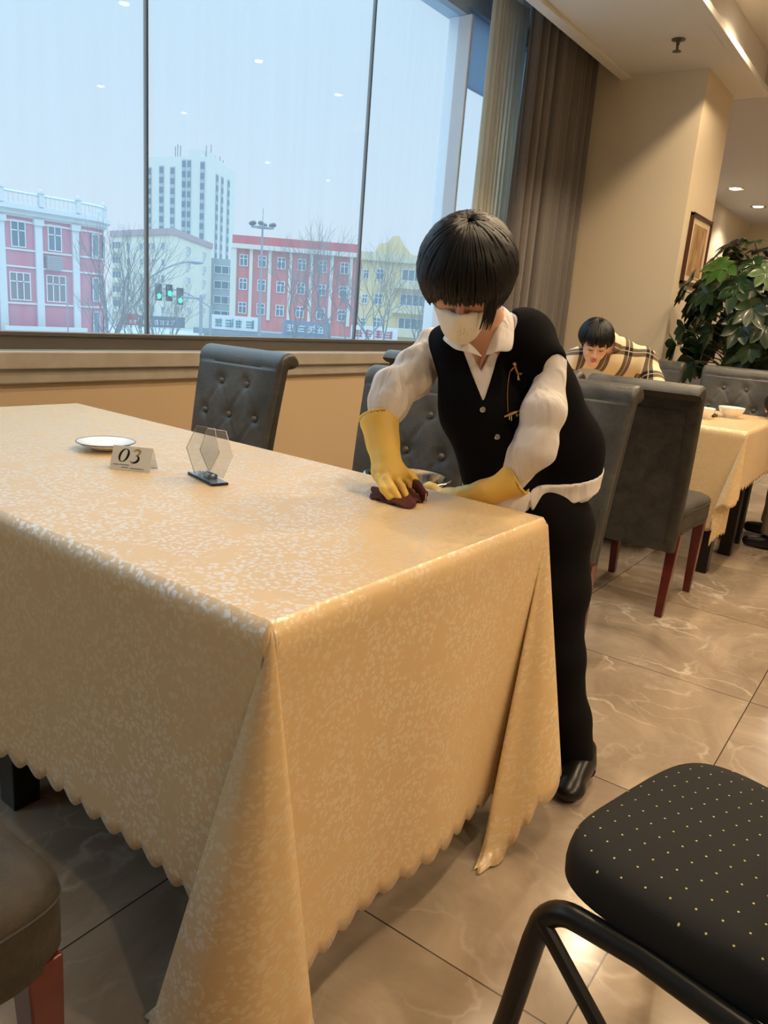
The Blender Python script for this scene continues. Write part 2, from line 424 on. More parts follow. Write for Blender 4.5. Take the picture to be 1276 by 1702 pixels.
# panes
panes = [(-2.44, -.83), (-.83, .78), (.78, 2.39), (2.39, 4.0), (4.0, 4.92), (5.06, 5.38), (5.45, 5.95)]  # last pane is unseen behind the curtains, added to light the sheer
for i, (x0, x1) in enumerate(panes):
    top = 3.14 if i < 5 else 2.75
    struct('window_%d' % (i + 1), MB().add([(x0 + .004, 3.12, .99), (x1 - .004, 3.12, .99), (x1 - .004, 3.12, top), (x0 + .004, 3.12, top)], [(0, 1, 2, 3)]), m_glass)
for i, x in enumerate((-.83, .78, 2.39, 4.0)):
    struct('trim_%d' % (i + 4), MB().box(x - .0045, x + .0045, 3.112, 3.135, 1.0, 3.14), m_frame)
struct('wall_left', MB().box(-3.2, -3, -5, 3.2, 0, 3.5), m_wall)
struct('wall_back', MB().box(-3, 15.5, -5.2, -5, 0, 3.5), m_wall)
struct('wall_right', MB().box(14.9, 15.1, -5, 3.4, 0, 3.5), m_wall)
struct('wall_far_window_side', MB().box(7.2, 14.9, 3.2, 3.4, 0, 3.5), m_wall)
struct('wall_pillar', MB().box(6.41, 7.2, 1.855, 3.4, 0, 3.5), m_wall, bevel=.004)
struct('ceiling', MB().box(-3, 7.3, -5, 1.70, 3.4, 3.5), m_ceil)
mb = MB().box(-3, 7.3, 1.66, 2.5, 3.1, 3.4).box(-3, 7.3, 1.60, 1.67, 3.1, 3.145).box(-3, 6.41, 2.44, 2.52, 3.075, 3.1)
struct('ceiling_lowered', mb, m_ceil, bevel=.004)
struct('ceiling_pocket', MB().box(-3, 6.41, 2.5, 3.22, 3.32, 3.4), m_ceil)
m_ceil_far = mat('far_ceiling_paint', srgb(205, 203, 202), .8)
struct('ceiling_far', MB().box(7.3, 15.5, -5, 3.4, 3.1, 3.4), m_ceil_far)
struct('baseboard_pillar', MB().box(6.395, 7.2, 1.84, 2.6, 0, .1), m_sill, bevel=.004)

# curtains -----------------------------------------------------------
def curtain(name, x0, x1, y, z0, z1, amp, folds, m, seed, nx=260, nz=26, drift=.03):
    r_ = np.random.default_rng(seed)
    ph = np.cumsum(r_.uniform(.5, 1.5, nx)); ph = ph / ph[-1] * folds * 2 * math.pi
    am = amp * (0.75 + .35 * np.sin(np.linspace(0, 9, nx) + seed))
    v = []
    for i in range(nx):
        u = i / (nx - 1)
        for j in range(nz):
            t = j / (nz - 1)
            k = .75 + .45 * (1 - t) + .12 * math.sin(ph[i] * .5 + t * 3)
            yy = y + am[i] * k * (math.sin(ph[i] + .35 * math.sin(3 * t + seed)) + .3 * math.sin(2.1 * ph[i] + 1 + t))
            xx = x0 + (x1 - x0) * u + drift * math.sin(ph[i] * 1.0 + 1.2) * k
            v.append((xx, yy, z0 + (z1 - z0) * t))
    return MB().add(v, grid_faces(nx, nz)).build(name, m, smooth=True, solid=.003, ang=180)
c = curtain('drape', 5.20, 6.36, 2.72, .02, 3.3, .075, 9, m_drape, 3)
tag(c, 'dark taupe floor length drape gathered between the window and the pillar', 'curtain')
c = curtain('sheer_curtain', 4.93, 5.42, 2.88, .02, 3.3, .03, 9, m_sheer, 5)
tag(c, 'cream see-through sheer curtain hanging at the edge of the window', 'curtain')

# ceiling fittings -----------------------------------------------------
def downlight(x, y, z, label, group=None, r=.05):
    t = empty('downlight', (x, y, z), 0, label, 'ceiling light', group)
    MB().lathe([(r * .8, -.001), (r * 1.25, -.002), (r * 1.2, -.012), (r * .95, -.006), (r * .8, -.001)], n=24).build('trim_ring', m_chrome, t, smooth=True)
    MB().lathe([(.0001, -.016), (r * .4, -.015), (r * .7, -.011), (r * .78, -.005), (r * .78, -.001), (.0001, -.001)], n=20).build('lens', m_emit_warm, t)
    return t
for x, y in LAMPS:
    if x > 7.3: continue
    downlight(x, y, 3.4, 'recessed downlight in the row %s, %s' % ('nearer the window' if y > 0 else 'farther from the window', {.1: 'leftmost', 1.5: 'leftmost' if y > 0 else 'second from the left', 2.9: 'between the leftmost and the middle ones', 4.3: 'middle one', 5.8: 'second from the right', 7.0: 'rightmost'}[x]), 'downlights in the raised ceiling')  # the lamp at the left end of the back row is added fill
for x, lab in ((2.2, 'leftmost'), (3.6, 'second from the left'), (5.0, 'second from the right'), (6.1, 'rightmost')):
    downlight(x, 1.33, 3.4, 'round recessed downlight tucked beside the lowered ceiling edge, ' + lab, 'downlights beside the ceiling step')
downlight(11.43, 2.72, 3.1, 'glowing downlight in the far grey ceiling, nearer of the two', 'downlights in the far ceiling', .09)
downlight(12.97, 2.72, 3.1, 'glowing downlight in the far grey ceiling, farther of the two', 'downlights in the far ceiling', .09)
downlight(8.5, -2.15, 3.1, 'round recessed downlight at the near edge of the far ceiling')
for (x, y), lab in zip(FAR, ('nearest in the row nearer the window', 'middle of the row nearer the window', 'farthest in the row nearer the window', 'nearer one of the back pair', 'farther one of the back pair')):
    downlight(x, y, 3.1, 'small downlight in the far room ceiling, ' + lab, 'downlights in the far ceiling')
t = empty('sprinkler', (5.75, 1.9, 3.1), 0, 'small metal fire sprinkler head hanging from the lowered ceiling', 'sprinkler')
m_spr = mat('sprinkler_metal', srgb(110, 100, 88), .35, metal=.8)
MB().lathe([(.045, 0), (.045, -.006), (.02, -.012), (.012, -.02), (.012, -.035), (.0001, -.035)], n=20).build('collar', m_spr, t, smooth=True)
mb = MB()
for s in (-1, 1):
    mb.tube([(s * .01, 0, -.03), (s * .02, 0, -.045), (s * .018, 0, -.06), (0, 0, -.072)], .003, 6)
mb.tube([(0, 0, -.03), (0, 0, -.07)], .004, 6)
mb.build('frame_arms', m_spr, t, smooth=True)
MB().lathe([(.0001, -.07), (.026, -.07), (.03, -.075), (.0001, -.078)], n=16).build('deflector', m_spr, t)

# framed picture on the pillar side -------------------------------------
t = empty('framed_picture', (6.85, 1.855, 1.855), 0, 'framed brown artwork hung on the side of the pillar above the plant', 'picture')
mb = MB()
W_, H_ = .30, .27
for a in ((-W_, W_, -H_, -H_ + .028), (-W_, W_, H_ - .028, H_), (-W_, -W_ + .028, -H_, H_), (W_ - .028, W_, -H_, H_)):
    mb.box(a[0], a[1], -.028, -.001, a[2], a[3])
mb.build('frame', mat('mahogany_frame', srgb(74, 28, 20), .35, coat=.4), t, bevel=.004)
MB().box(-W_ + .02, W_ - .02, -.014, -.001, -H_ + .02, H_ - .02).build('mount', mat('cream_mount', srgb(222, 208, 178), .8), t)
def make_art():
    m, n, l, b = nodes_of('brown_artwork')
    tt = N(n, 'ShaderNodeTexCoord'); mp = N(n, 'ShaderNodeMapping'); mp.inputs['Scale'].default_value = (14, 2, 5); l.new(tt.outputs['Object'], mp.inputs[0])
    nz = N(n, 'ShaderNodeTexNoise', i_Scale=1.0, i_Detail=4); l.new(mp.outputs[0], nz.inputs[0])
    r_ = ramp(n, [(.35, srgb(140, 104, 66)), (.65, srgb(196, 164, 118))]); l.new(nz.outputs[0], r_.inputs[0]); l.new(r_.outputs[0], b.inputs['Base Color']); return m
MB().box(-W_ + .10, W_ - .10, -.017, -.0142, -H_ + .075, H_ - .075).build('artwork', make_art(), t)

# ================================================================== OUTSIDE THE WINDOW
_mat0 = mat
def mat(name, col, *a, **k):      # outdoor colours: paled for haze, then scaled down against the brightened sky
    return _mat0(name, tuple(c_ * .68 for c_ in col), *a, **k)
m_ground = mat('street_bounce_grey', srgb(205, 208, 210), .9, var=.1, vscale=.3)  # paler than real asphalt, to bounce sky light onto the facades
o = MB().box(-60, 320, 6, 330, -6.4, -6).build('street_ground', m_ground); o['kind'] = 'structure'
m_pane = mat('far_glass', srgb(112, 132, 150), .3)
m_pane2 = mat('far_glass_light', srgb(140, 160, 175), .3)
m_wframe = mat('white_window_frame', srgb(246, 248, 250), .6)

def bwindow(root, T, w_, h_, nx=2, tz=None, pane=None, bar=.07, name='window', proud=.05, kids=True):
    """a framed window; T maps local (x, y, z) of the window onto the facade"""
    mb = MB()
    def bx(x0, x1, z0, z1, y0=-proud, y1=.0):
        mb2.add([T(p) for p in [(x0, y0, z0), (x1, y0, z0), (x1, y1, z0), (x0, y1, z0), (x0, y0, z1), (x1, y0, z1), (x1, y1, z1), (x0, y1, z1)]],
                [(0, 3, 2, 1), (4, 5, 6, 7), (0, 1, 5, 4), (1, 2, 6, 5), (2, 3, 7, 6), (3, 0, 4, 7)])
    mb2 = MB()
    bx(-w_ / 2, w_ / 2, 0, bar); bx(-w_ / 2, w_ / 2, h_ - bar, h_)
    for i in range(nx + 1):
        x = -w_ / 2 + (w_ - bar) * i / nx; bx(x, x + bar, bar, h_ - bar)
    if tz: bx(-w_ / 2 + bar, w_ / 2 - bar, h_ * tz, h_ * tz + bar)
    fr = mb2.build(name, m_wframe, root)
    mb2 = MB(); bx(-w_ / 2 + bar * .5, w_ / 2 - bar * .5, bar * .5, h_ - bar * .5, -proud * .4, -.005)
    mb2.build('pane', pane or m_pane, fr)
    return fr

def facade(root, a, b):
    """returns f(s, z) -> mapper for a window centred s metres along the wall a->b (a is the left end seen from outside)"""
    a = Vector((a[0], a[1], 0)); b = Vector((b[0], b[1], 0)); d = (b - a).normalized(); n_ = Vector((d.y, -d.x, 0))   # outward
    def at(s, z):
        def T(p): 
            q = a + d * (s + p[0]) - n_ * p[1]
            return (q.x, q.y, z + p[2])
        return T
    return at, (b - a).length

def fbox(mb, at, s0, s1, z0, z1, out, inn=0.0, mi=0):
    T = at(0, 0)
    v = [T(p) for p in [(s0, -out, z0), (s1, -out, z0), (s1, inn, z0), (s0, inn, z0), (s0, -out, z1), (s1, -out, z1), (s1, inn, z1), (s0, inn, z1)]]
    mb.add(v, [(0, 3, 2, 1), (4, 5, 6, 7), (0, 1, 5, 4), (1, 2, 6, 5), (2, 3, 7, 6), (3, 0, 4, 7)], mi)

# ---- pink corner building with a balustrade
pk = empty('building', (0, 0, 0), 0, 'pink building with white pilasters and a roof balustrade, left end of the view', 'building')
m_pink = mat('pink_render', srgb(226, 142, 160), .9, var=.06, vscale=.6)
m_white = mat('hazy_white_trim', srgb(244, 245, 246), .85)
arc = [(34.2 + 3.4 * math.sin(a), 55.4 - 3.4 * math.cos(a)) for a in [R(k) for k in range(0, 91, 9)]]
def foot(off):
    A = [(20 - off, 52.0 - off)] + [(34.2 + (3.4 + off) * math.sin(R(k)), 55.4 - (3.4 + off) * math.cos(R(k))) for k in range(0, 91, 9)]
    return A + [(37.6 + off, 66 + off), (20 - off, 66 + off)]
MB().prism(foot(0), -6, 5.3).build('wall', m_pink, pk)
mb = MB().prism(foot(.12), 5.3, 5.45).prism(foot(.55), 5.75, 6.0).prism(foot(.3), 5.45, 5.75)
mb.build('cornice', m_white, pk)
mb = MB()
for z in (4.95, 3.15, 2.05, -.35, -2.3): mb.prism(foot(.07), z, z + .12)
mb.build('string_course', m_white, pk)
at, L = facade(pk, (20, 52.0), (34.2, 52.0))
for x in (22.6, 25.4, 28.2, 30.85, 33.65):
    mb = MB(); fbox(mb, at, x - 20 - .26, x - 20 + .26, -6, 5.0, .16); fbox(mb, at, x - 20 - .36, x - 20 + .36, 4.9, 5.3, .26)
    mb.build('pilaster', m_white, pk)
for x in (24, 26.8, 29.45, 32.1):
    bwindow(pk, at(x - 20, 3.35), 1.05, 1.75, 2, .6)
    bwindow(pk, at(x - 20, -.1), 1.5, 1.85, 3, .65, pane=mat('far_glass_pinkish', srgb(150, 135, 140), .4))
for x in (26.9, 31.9):
    mb = MB(); fbox(mb, at, x - 20 - .55, x - 20 + .55, 2.15, 3.0, .3)
    for k in range(7): fbox(mb, at, x - 20 - .6, x - 20 + .6, 2.15 + k * .13, 2.19 + k * .13, .36)
    mb.build('air_conditioner_grille', mat('grille_grey', srgb(205, 200, 205), .7), pk)
for ang in (20, 48, 68):
    a_ = R(ang); d = Vector((math.cos(a_), math.sin(a_), 0)); nrm = Vector((math.sin(a_), -math.cos(a_), 0)); c0 = Vector((34.2, 55.4, 0)) + nrm * 3.4
    for z, h_ in ((3.3, 1.6), (.1, 1.75), (-2.2, 1.6)):
        def T(p, c0=c0, d=d, nrm=nrm, z=z): 
            q = c0 + d * p[0] - nrm * (p[1] - .06); return (q.x, q.y, z + p[2])
        bwindow(pk, T, .8, h_, 1, None, pane=m_pane2)
mb = MB(); bal = foot(.25); 
path = [Vector((x, y, 0)) for x, y in bal[:-2]] 
mb.prism(foot(.3), 6.0, 6.12)
mb.build('balustrade_base', m_white, pk)
mb = MB()
for i in range(len(path) - 1):
    a_, b_ = path[i], path[i + 1]
    mb.tube([a_ + Vector((0, 0, 6.82)), b_ + Vector((0, 0, 6.82))], .09, 4)
mb.build('handrail', m_white, pk)
def along(path, step, off=0):
    out = []; acc = off
    for i in range(len(path) - 1):
        a_, b_ = path[i], path[i + 1]; L_ = (b_ - a_).length
        while acc < L_: out.append(a_ + (b_ - a_) * (acc / L_)); acc += step
        acc -= L_
    return out
bprof = [(.05, 0), (.05, .06), (.03, .1), (.065, .22), (.06, .32), (.03, .5), (.05, .58), (.05, .64)]
bp_ = [p for p in along(path, .33, .1) if p.x > 24.6][:100]
proto = MB().lathe(bprof, n=7).build('baluster', m_white, pk, smooth=True); proto.location = bp_[0] + Vector((0, 0, 6.12))
for p in bp_[1:]:
    q = proto.copy(); COL.objects.link(q); q.parent = pk; q.location = p + Vector((0, 0, 6.12))
for x, y in ((25.3, 51.75), (28.2, 51.75), (31.0, 51.75), (33.8, 51.75), (36.6, 52.85)):
    MB().frus((x, y, 6.1), .16, .16, (x, y, 6.95), .16, .16).frus((x, y, 6.95), .22, .22, (x, y, 7.03), .22, .22).ell((x, y, 7.12), (.11, .11, .12), 8, 6).build('balustrade_post', m_white, pk)

# signs with strokes instead of readable writing (they are not legible in the photograph)
def glyphs(mb, at, s0, z0, n_, h_, out, seed):
    r_ = random.Random(seed)
    for i in range(n_):
        s = s0 + i * h_ * 1.15
        for k in range(3):
            zz = z0 + h_ * (.1 + .3 * k) + r_.uniform(-.04, .04) * h_
            fbox(mb, at, s, s + h_ * r_.uniform(.6, .9), zz, zz + h_ * .12, out)
        for k in range(2):
            ss = s + h_ * r_.uniform(.05, .75); fbox(mb, at, ss, ss + h_ * .12, z0 + h_ * .05, z0 + h_ * r_.uniform(.7, .98), out)
t = empty('shop_sign', (0, 0, 0), 0, 'long white shop sign with pale red lettering under the pink building', 'sign')
ats, L = facade(t, (27.5, 50.6), (33.6, 50.6))
mb = MB(); fbox(mb, ats, 0, L, -3.3, -1.75, 0, .25); mb.build('board', m_white, t)
mb = MB(); glyphs(mb, ats, .5, -3.0, 5, .95, .04, 1); mb.build('lettering', mat('sign_red_pale', srgb(196, 120, 130), .8), t)
t = empty('shop_sign', (0, 0, 0), 0, 'small red shop sign with white lettering right of the pink building', 'sign')
ats, L = facade(t, (39.2, 54.2), (42.0, 54.2))
mb = MB(); fbox(mb, ats, 0, 1.5, -1.6, -.7, 0, .2); mb.build('board', mat('sign_red', srgb(206, 60, 72), .7), t)
mb = MB(); glyphs(mb, ats, .15, -1.5, 3, .36, .04, 2); mb.build('lettering', m_white, t)
t = empty('shop_sign', (0, 0, 0), 0, 'dark strip shop sign with small white lettering beside the red sign', 'sign')
ats, L = facade(t, (40.9, 54.2), (45.5, 54.2))
mb = MB(); fbox(mb, ats, 0, L, -1.7, -.8, 0, .2); mb.build('board', mat('sign_slate', srgb(110, 125, 140), .7), t)
mb = MB(); glyphs(mb, ats, .2, -1.55, 6, .5, .04, 3); mb.build('lettering', m_white, t)

# ---- cream apartment block
cb = empty('building', (0, 0, 0), 0, 'cream five storey apartment block with a dusty pink roof band', 'building')
m_cream = mat('cream_render', srgb(246, 240, 222), .9, var=.04, vscale=.2)
m_roofband = mat('dusty_pink_band', srgb(196, 168, 172), .9)
P0, P1, P2 = (110, 156), (104, 127.5), (133, 149)
MB().prism([P0, P1, P2, (139, 178)], -6, 12.2).build('wall', m_cream, cb)
cx = (121, 152)
MB().prism([(cx[0] + (p[0] - cx[0]) * 1.03, cx[1] + (p[1] - cx[1]) * 1.03) for p in (P0, P1, P2, (139, 178))], 12.2, 13.4).build('roof_band', m_roofband, cb)
at1, L1 = facade(cb, P0, P1); at2, L2 = facade(cb, P1, P2)
for fl in range(5):
    z = 9.2 - fl * 3.1
    for s in (8.8, 15.2, 18.6, 20.6, 25.0):
        bwindow(cb, at1(s, z), 1.5, 1.6, 2, None, bar=.14, proud=.15)
    mb = MB(); fbox(mb, at1, .6, 5.6, z - .6, z + .35, .9); mb.build('balcony', m_cream, cb)
    bwindow(cb, at1(3.1, z + .35), 4.6, 1.6, 3, None, bar=.14, proud=.2)
    for s in (12.0, 27.6):
        bwindow(cb, at2(s, z), 2.6 if s < 20 else 2.2, 1.7, 3, None, bar=.15, proud=.35)
# ---- tall tower
tw = empty('building', (0, 0, 0), 0, 'tall cream tower block with vertical bands of windows and rooftop aerials', 'building')
m_tower = mat('tower_render', srgb(246, 243, 234), .9)
A0, A1, A2 = (171.5, 224), (176.5, 200.5), (200, 212.5)
MB().prism([A0, A1, A2, (200, 240)], -6, 43.2).build('wall', m_tower, tw)
at1, L1 = facade(tw, A0, A1); at2, L2 = facade(tw, A1, A2)
MB().prism([(175, 208), (176.5, 203), (184, 205), (184, 214)], 43.2, 45.4).build('lift_house', m_tower, tw)
mb = MB(); fbox(mb, at2, 9, 22, 43.2, 44.4, -1, 4); mb.build('roof_parapet', m_tower, tw)
m_strip = mat('tower_glass', srgb(120, 140, 158), .4); m_strip2 = mat('tower_spandrel', srgb(188, 200, 205), .7)
def strip(at, s, w_, z1, z0=-3):
    mb = MB(); fbox(mb, at, s - w_ / 2, s + w_ / 2, z0, z1, .25)
    mb.build('window_strip', m_strip2, tw)
    mb = MB(); z = z1 - .4
    while z - 1.8 > z0:
        fbox(mb, at, s - w_ / 2 + .06, s + w_ / 2 - .06, z - 1.8, z, .33); z -= 3.0
    ch = tw.children
    mb.build('panes', m_strip, [c_ for c_ in tw.children if c_.name.startswith('window_strip')][-1])
for s, w_, z1 in ((1.5, 1.2, 40), (6.3, 1.7, 40.5), (10.7, 1.7, 40.2), (15.2, 1.4, 42.3), (17.2, 1.4, 42.3), (22.4, 1.6, 41.8)):
    strip(at1, s, w_, z1)
for s, w_, z1 in ((8.5, 1.7, 39.5), (13.2, 1.7, 39.5), (19.2, 1.8, 39.5)):
    strip(at2, s, w_, z1)
for s, zt in ((10.5, 46.5), (11.4, 47.2), (12.5, 46.8)):
    p = at1(s, 43.2)((0, 1.5, 0)); MB().tube([p, (p[0], p[1], zt)], .14, 5).build('aerial', m_strip, tw)
for s, zt in ((3, 47), (7, 48), (11, 45.8), (15, 46), (18, 45.4)):
    p = at2(s, 43.2)((0, 1.5, 0)); MB().tube([p, (p[0], p[1], zt)], .12, 5).build('aerial', m_strip, tw)
# ---- grey low block
gb = empty('building', (0, 0, 0), 0, 'low grey-blue building with bands of windows below the tower', 'building')
MB().prism([(135, 151.5), (144.5, 143.5), (156, 152), (148, 162)], -6, 10.2).build('wall', mat('grey_render', srgb(178, 188, 194), .9), gb)
at1, L1 = facade(gb, (135, 151.5), (144.5, 143.5))
for fl in range(4):
    bwindow(gb, at1(L1 / 2, 6.6 - fl * 3.6), L1 * .86, 2.0, 6, None, bar=.16, proud=.15)
# ---- red and white office
rb = empty('building', (0, 0, 0), 0, 'red four storey building with cream vertical stripes and a red parapet', 'building')
m_red = mat('red_render', srgb(232, 132, 128), .9, var=.05, vscale=.5)
m_rcream = mat('pale_stripe', srgb(248, 238, 226), .9)
B0, B1 = (77.6, 82.2), (87.4, 68.4)
d_ = Vector((B1[0] - B0[0], B1[1] - B0[1])).normalized(); n_ = Vector((-d_.y, d_.x))
bk = lambda p, k: (p[0] + n_.x * k, p[1] + n_.y * k)
MB().prism([B0, B1, bk(B1, 14), bk(B0, 14)], -6, 9.4).build('wall', m_red, rb)
at1, L1 = facade(rb, B0, B1)
mb = MB(); fbox(mb, at1, -.3, L1 + .1, 8.4, 9.5, .5, 1); mb.build('parapet', mat('parapet_red', srgb(228, 110, 112), .9), rb)
mb = MB(); fbox(mb, at1, -.3, L1 + .1, 7.8, 8.4, .6, 1); mb.build('fascia', m_rcream, rb)
mb = MB(); fbox(mb, at1, -.5, .3, -6, 7.8, .45, 2); mb.build('end_pier', m_rcream, rb)
for i, px in enumerate((419.6, 451, 485, 520, 554, 586)):
    s = (px - 392) / 204 * L1
    mb = MB(); fbox(mb, at1, s - .22, s + .22, -1.5, 7.8, .25); mb.build('stripe', m_rcream, rb)
for i, px in enumerate((410, 438, 470, 504, 539, 575)):
    s = (px - 392) / 204 * L1
    for z in (5.5, 2.35, -.85):
        bwindow(rb, at1(s - (.25 if i == 0 else 0), z), 1.15, 1.55, 2, .62, bar=.1, proud=.12)
# ---- yellow building
yb = empty('building', (0, 0, 0), 0, 'pale yellow building with gable and long balconies behind the cleaner', 'building')
m_yel = mat('yellow_render', srgb(250, 222, 165), .9, var=.05, vscale=.5)
Y0, Y1 = (87.75, 67.9), (93.9, 59.3)
MB().prism([Y0, Y1, (104.5, 66.9), (98.4, 75.6)], -6, 8.6).build('wall', m_yel, yb)
at1, L1 = facade(yb, Y0, Y1)
T = at1(0, 0); pts = [(1.6, 8.6), (2.2, 9.9), (3.4, 10.1), (3.9, 11.0), (4.9, 11.1), (5.6, 9.9), (6.6, 9.0), (7.4, 8.6)]
v = [T((x, 0, z)) for x, z in pts] + [T((x, 3, z)) for x, z in pts]; n8 = len(pts)
MB().add(v, [tuple(range(n8)), tuple(range(2 * n8 - 1, n8 - 1, -1))] + [(i, (i + 1) % n8, n8 + (i + 1) % n8, n8 + i) for i in range(n8)]).build('gable', m_yel, yb)
mb = MB(); fbox(mb, at1, -.1, L1, 7.6, 8.7, .5); mb.build('eaves', mat('yellow_band', srgb(238, 222, 184), .9), yb)
for z in (5.1, 1.8, -1.4):
    bwindow(yb, at1(2.6, z), 1.1, 1.5, 2, .6, bar=.1, proud=.12)
    bwindow(yb, at1(.7, z), .8, 1.3, 2, .6, bar=.1, proud=.12)
    mb = MB(); fbox(mb, at1, 4.6, L1, z - .9, z + .15, 1.1); mb.build('balcony', mat('yellow_band', (1, 1, 1)), yb)
    bwindow(yb, at1(7.4, z + .15), 3.6, 1.6, 4, None, bar=.12, proud=.1)
# ---- low shops along the street
ls = empty('building', (0, 0, 0), 0, 'row of low pale shops with slate roof along the street', 'building')
S0, S1 = (58, 66), (84, 38)
MB().prism([S0, S1, (88, 42), (62, 70)], -6, -2.8).build('wall', mat('shop_wall', srgb(222, 220, 205), .9), ls)
at1, L1 = facade(ls, S0, S1)
mb = MB(); fbox(mb, at1, -1, L1, -2.8, -2.2, .8, 3); mb.build('roof', mat('slate_roof', srgb(150, 158, 172), .9), ls)
for i in range(10): bwindow(ls, at1(2 + i * 3.4, -5.4), 2.4, 1.9, 3, None, bar=.12, proud=.1)
for k, (s0, n_g, bc, tcol, lab) in enumerate(((.8, 4, 'hazy_white_trim', srgb(90, 150, 165), 'white roof sign with teal lettering above the low shops'),
        (8.5, 4, 'slate_board', srgb(230, 236, 240), 'slate blue roof sign with white lettering in front of the red building'),
        (16.0, 4, 'hazy_white_trim', srgb(200, 90, 110), 'white roof sign with pinkish lettering above the low shops'),
        (27.5, 4, 'hazy_white_trim', srgb(190, 60, 60), 'white roof sign with dark red lettering below the yellow building'))):
    t = empty('shop_sign', (0, 0, 0), 0, lab, 'sign')
    mb = MB(); fbox(mb, at1, s0, s0 + 5.2, -2.2, -.7, .85, -.6); mb.build('board', mat(bc, srgb(130, 145, 170), .8), t)
    mb = MB(); glyphs(mb, at1, s0 + .5, -1.95, n_g, .95, .92, 11 + k); mb.build('lettering', mat('lettering_%d' % k, tcol, .8), t)

# street furniture ----------------------------------------------------
m_pole = mat('pole_grey', srgb(170, 178, 186), .6, metal=.2)
t = empty('street_lamp', (45.2, 44.9, -6), 0, 'tall mast with a ring of floodlights in front of the red building', 'street lamp')
MB().tube([(0, 0, 0), (0, 0, 12.9)], [.16, .07], 8).build('mast', m_pole, t)
MB().tube([(0, 0, 12.9), (0, 0, 14.0)], .025, 5).build('lightning_rod', m_pole, t)
mb = MB(); mb.tube([(.85 * math.cos(R(a)), .85 * math.sin(R(a)), 12.6) for a in range(0, 360, 20)], .05, 5, closed=True)
for a in range(0, 360, 90): mb.tube([(0, 0, 12.6), (.85 * math.cos(R(a)), .85 * math.sin(R(a)), 12.6)], .04, 4)
mb.build('ring', m_pole, t)
for a in (125, 215, 305, 35, 170, 350):
    MB().ell((.85 * math.cos(R(a)), .85 * math.sin(R(a)), 12.85), (.22, .22, .17), 8, 6).build('floodlight', mat('lamp_body_dark', srgb(96, 106, 116), .5), t)
def arm_lamp(loc, h_, side, label):
    t = empty('street_lamp', loc, 0, label, 'street lamp')
    d = Vector((.585, -.807, 0)) * side
    MB().tube([(0, 0, 0), (0, 0, h_ * .88)], [.12, .08], 8).build('pole', m_pole, t)
    MB().tube([(0, 0, h_ * .88)] + [tuple(d * (2.2 * k / 6) + Vector((0, 0, h_ * .88 + h_ * .12 * math.sin(k / 6 * 1.4)))) for k in range(1, 7)], .05, 6).build('arm', m_pole, t)
    p = d * 2.6 + Vector((0, 0, h_)); MB().ell(p, (.5, .4, .12), 8, 6).build('lamp_head', m_pole, t)
arm_lamp((27.8, 36.2, -6), 8.9, 1, 'street lamp with a curved arm in front of the pink building')
arm_lamp((33.4, 37.4, -6), 7.4, -1, 'street lamp with a curved arm beside the traffic lights')
m_green = _mat0('green_signal', (.02, 1, .35), .4, emit=2.2)
tr_ = empty('traffic_light', (30.6, 37.4, -6), 0, 'traffic light mast with green signals lit over the junction', 'traffic light')
MB().tube([(.9, -1.3, 0), (.9, -1.3, 7.2)], .1, 8).build('pole', m_pole, tr_)
MB().tube([(.9, -1.3, 7.0), (-.6, .7, 7.0)], .06, 6).build('arm', m_pole, tr_)
for k, (s, zc_) in enumerate(((.0, 7.15), (.5, 7.15), (1.0, 7.0))):
    p = Vector((-.6, .7, 0)) + Vector((.6, -.8, 0)) * s * 1.25
    hb = MB().box(p.x - .17, p.x + .17, p.y - .1, p.y + .1, zc_ - .45, zc_ + .5).build('signal_box', m_dark, tr_)
    MB().ell((p.x - .06, p.y - .14, zc_ - (.0 if k == 1 else .2)), (.15, .05, .15), 12, 8).build('green_lamp', m_green, hb)
t = tag(MB().tube([(25.4, 40.1, -6), (25.4, 40.1, 1.6)], .04, 5).build('round_road_sign', m_pole), 'blue round road sign on a thin pole left of the traffic lights', 'road sign')
MB().ell((25.5, 39.9, .6), (.02, .02, .02), 6, 4).build('sign_bolt', m_pole, t)

# bare trees ----------------------------------------------------------
m_bark = mat('hazy_bark', srgb(138, 134, 136), .9)
def bare_tree(loc, h_, seed, label, spread=.45, depth=5):
    r_ = random.Random(seed); mb = MB()
    def br(p, d, L_, rad, k):
        pts = [p]; q = p.copy(); dd = d.copy()
        for i in range(3):
            dd = (dd + Vector((r_.uniform(-.12, .12), r_.uniform(-.12, .12), r_.uniform(-.02, .12)))).normalized()
            q = q + dd * L_ / 3; pts.append(q.copy())
        mb.tube(pts, [rad, rad * .88, rad * .76, rad * .62], 5 if k > 2 else 3, cap=False)
        if k == 0: return
        nb = r_.choice((2, 3, 3)) if k > 1 else 3
        for i in range(nb):
            a = r_.uniform(0, 6.28); sp = r_.uniform(.6, 1.2) * spread
            o_ = dd.orthogonal().normalized(); o_.rotate(Matrix.Rotation(a, 3, dd))
            nd = (dd + o_ * sp + Vector((0, 0, .12))).normalized()
            br(pts[-1 if i < 2 else 2], nd, L_ * r_.uniform(.66, .86), rad * .6, k - 1)
    br(Vector((0, 0, 0)), Vector((0, 0, 1)), h_ * .28, h_ * .012, depth)
    o = mb.build('bare_tree', m_bark, None, loc=loc); tag(o, label, 'tree', 'bare trees along the street'); return o
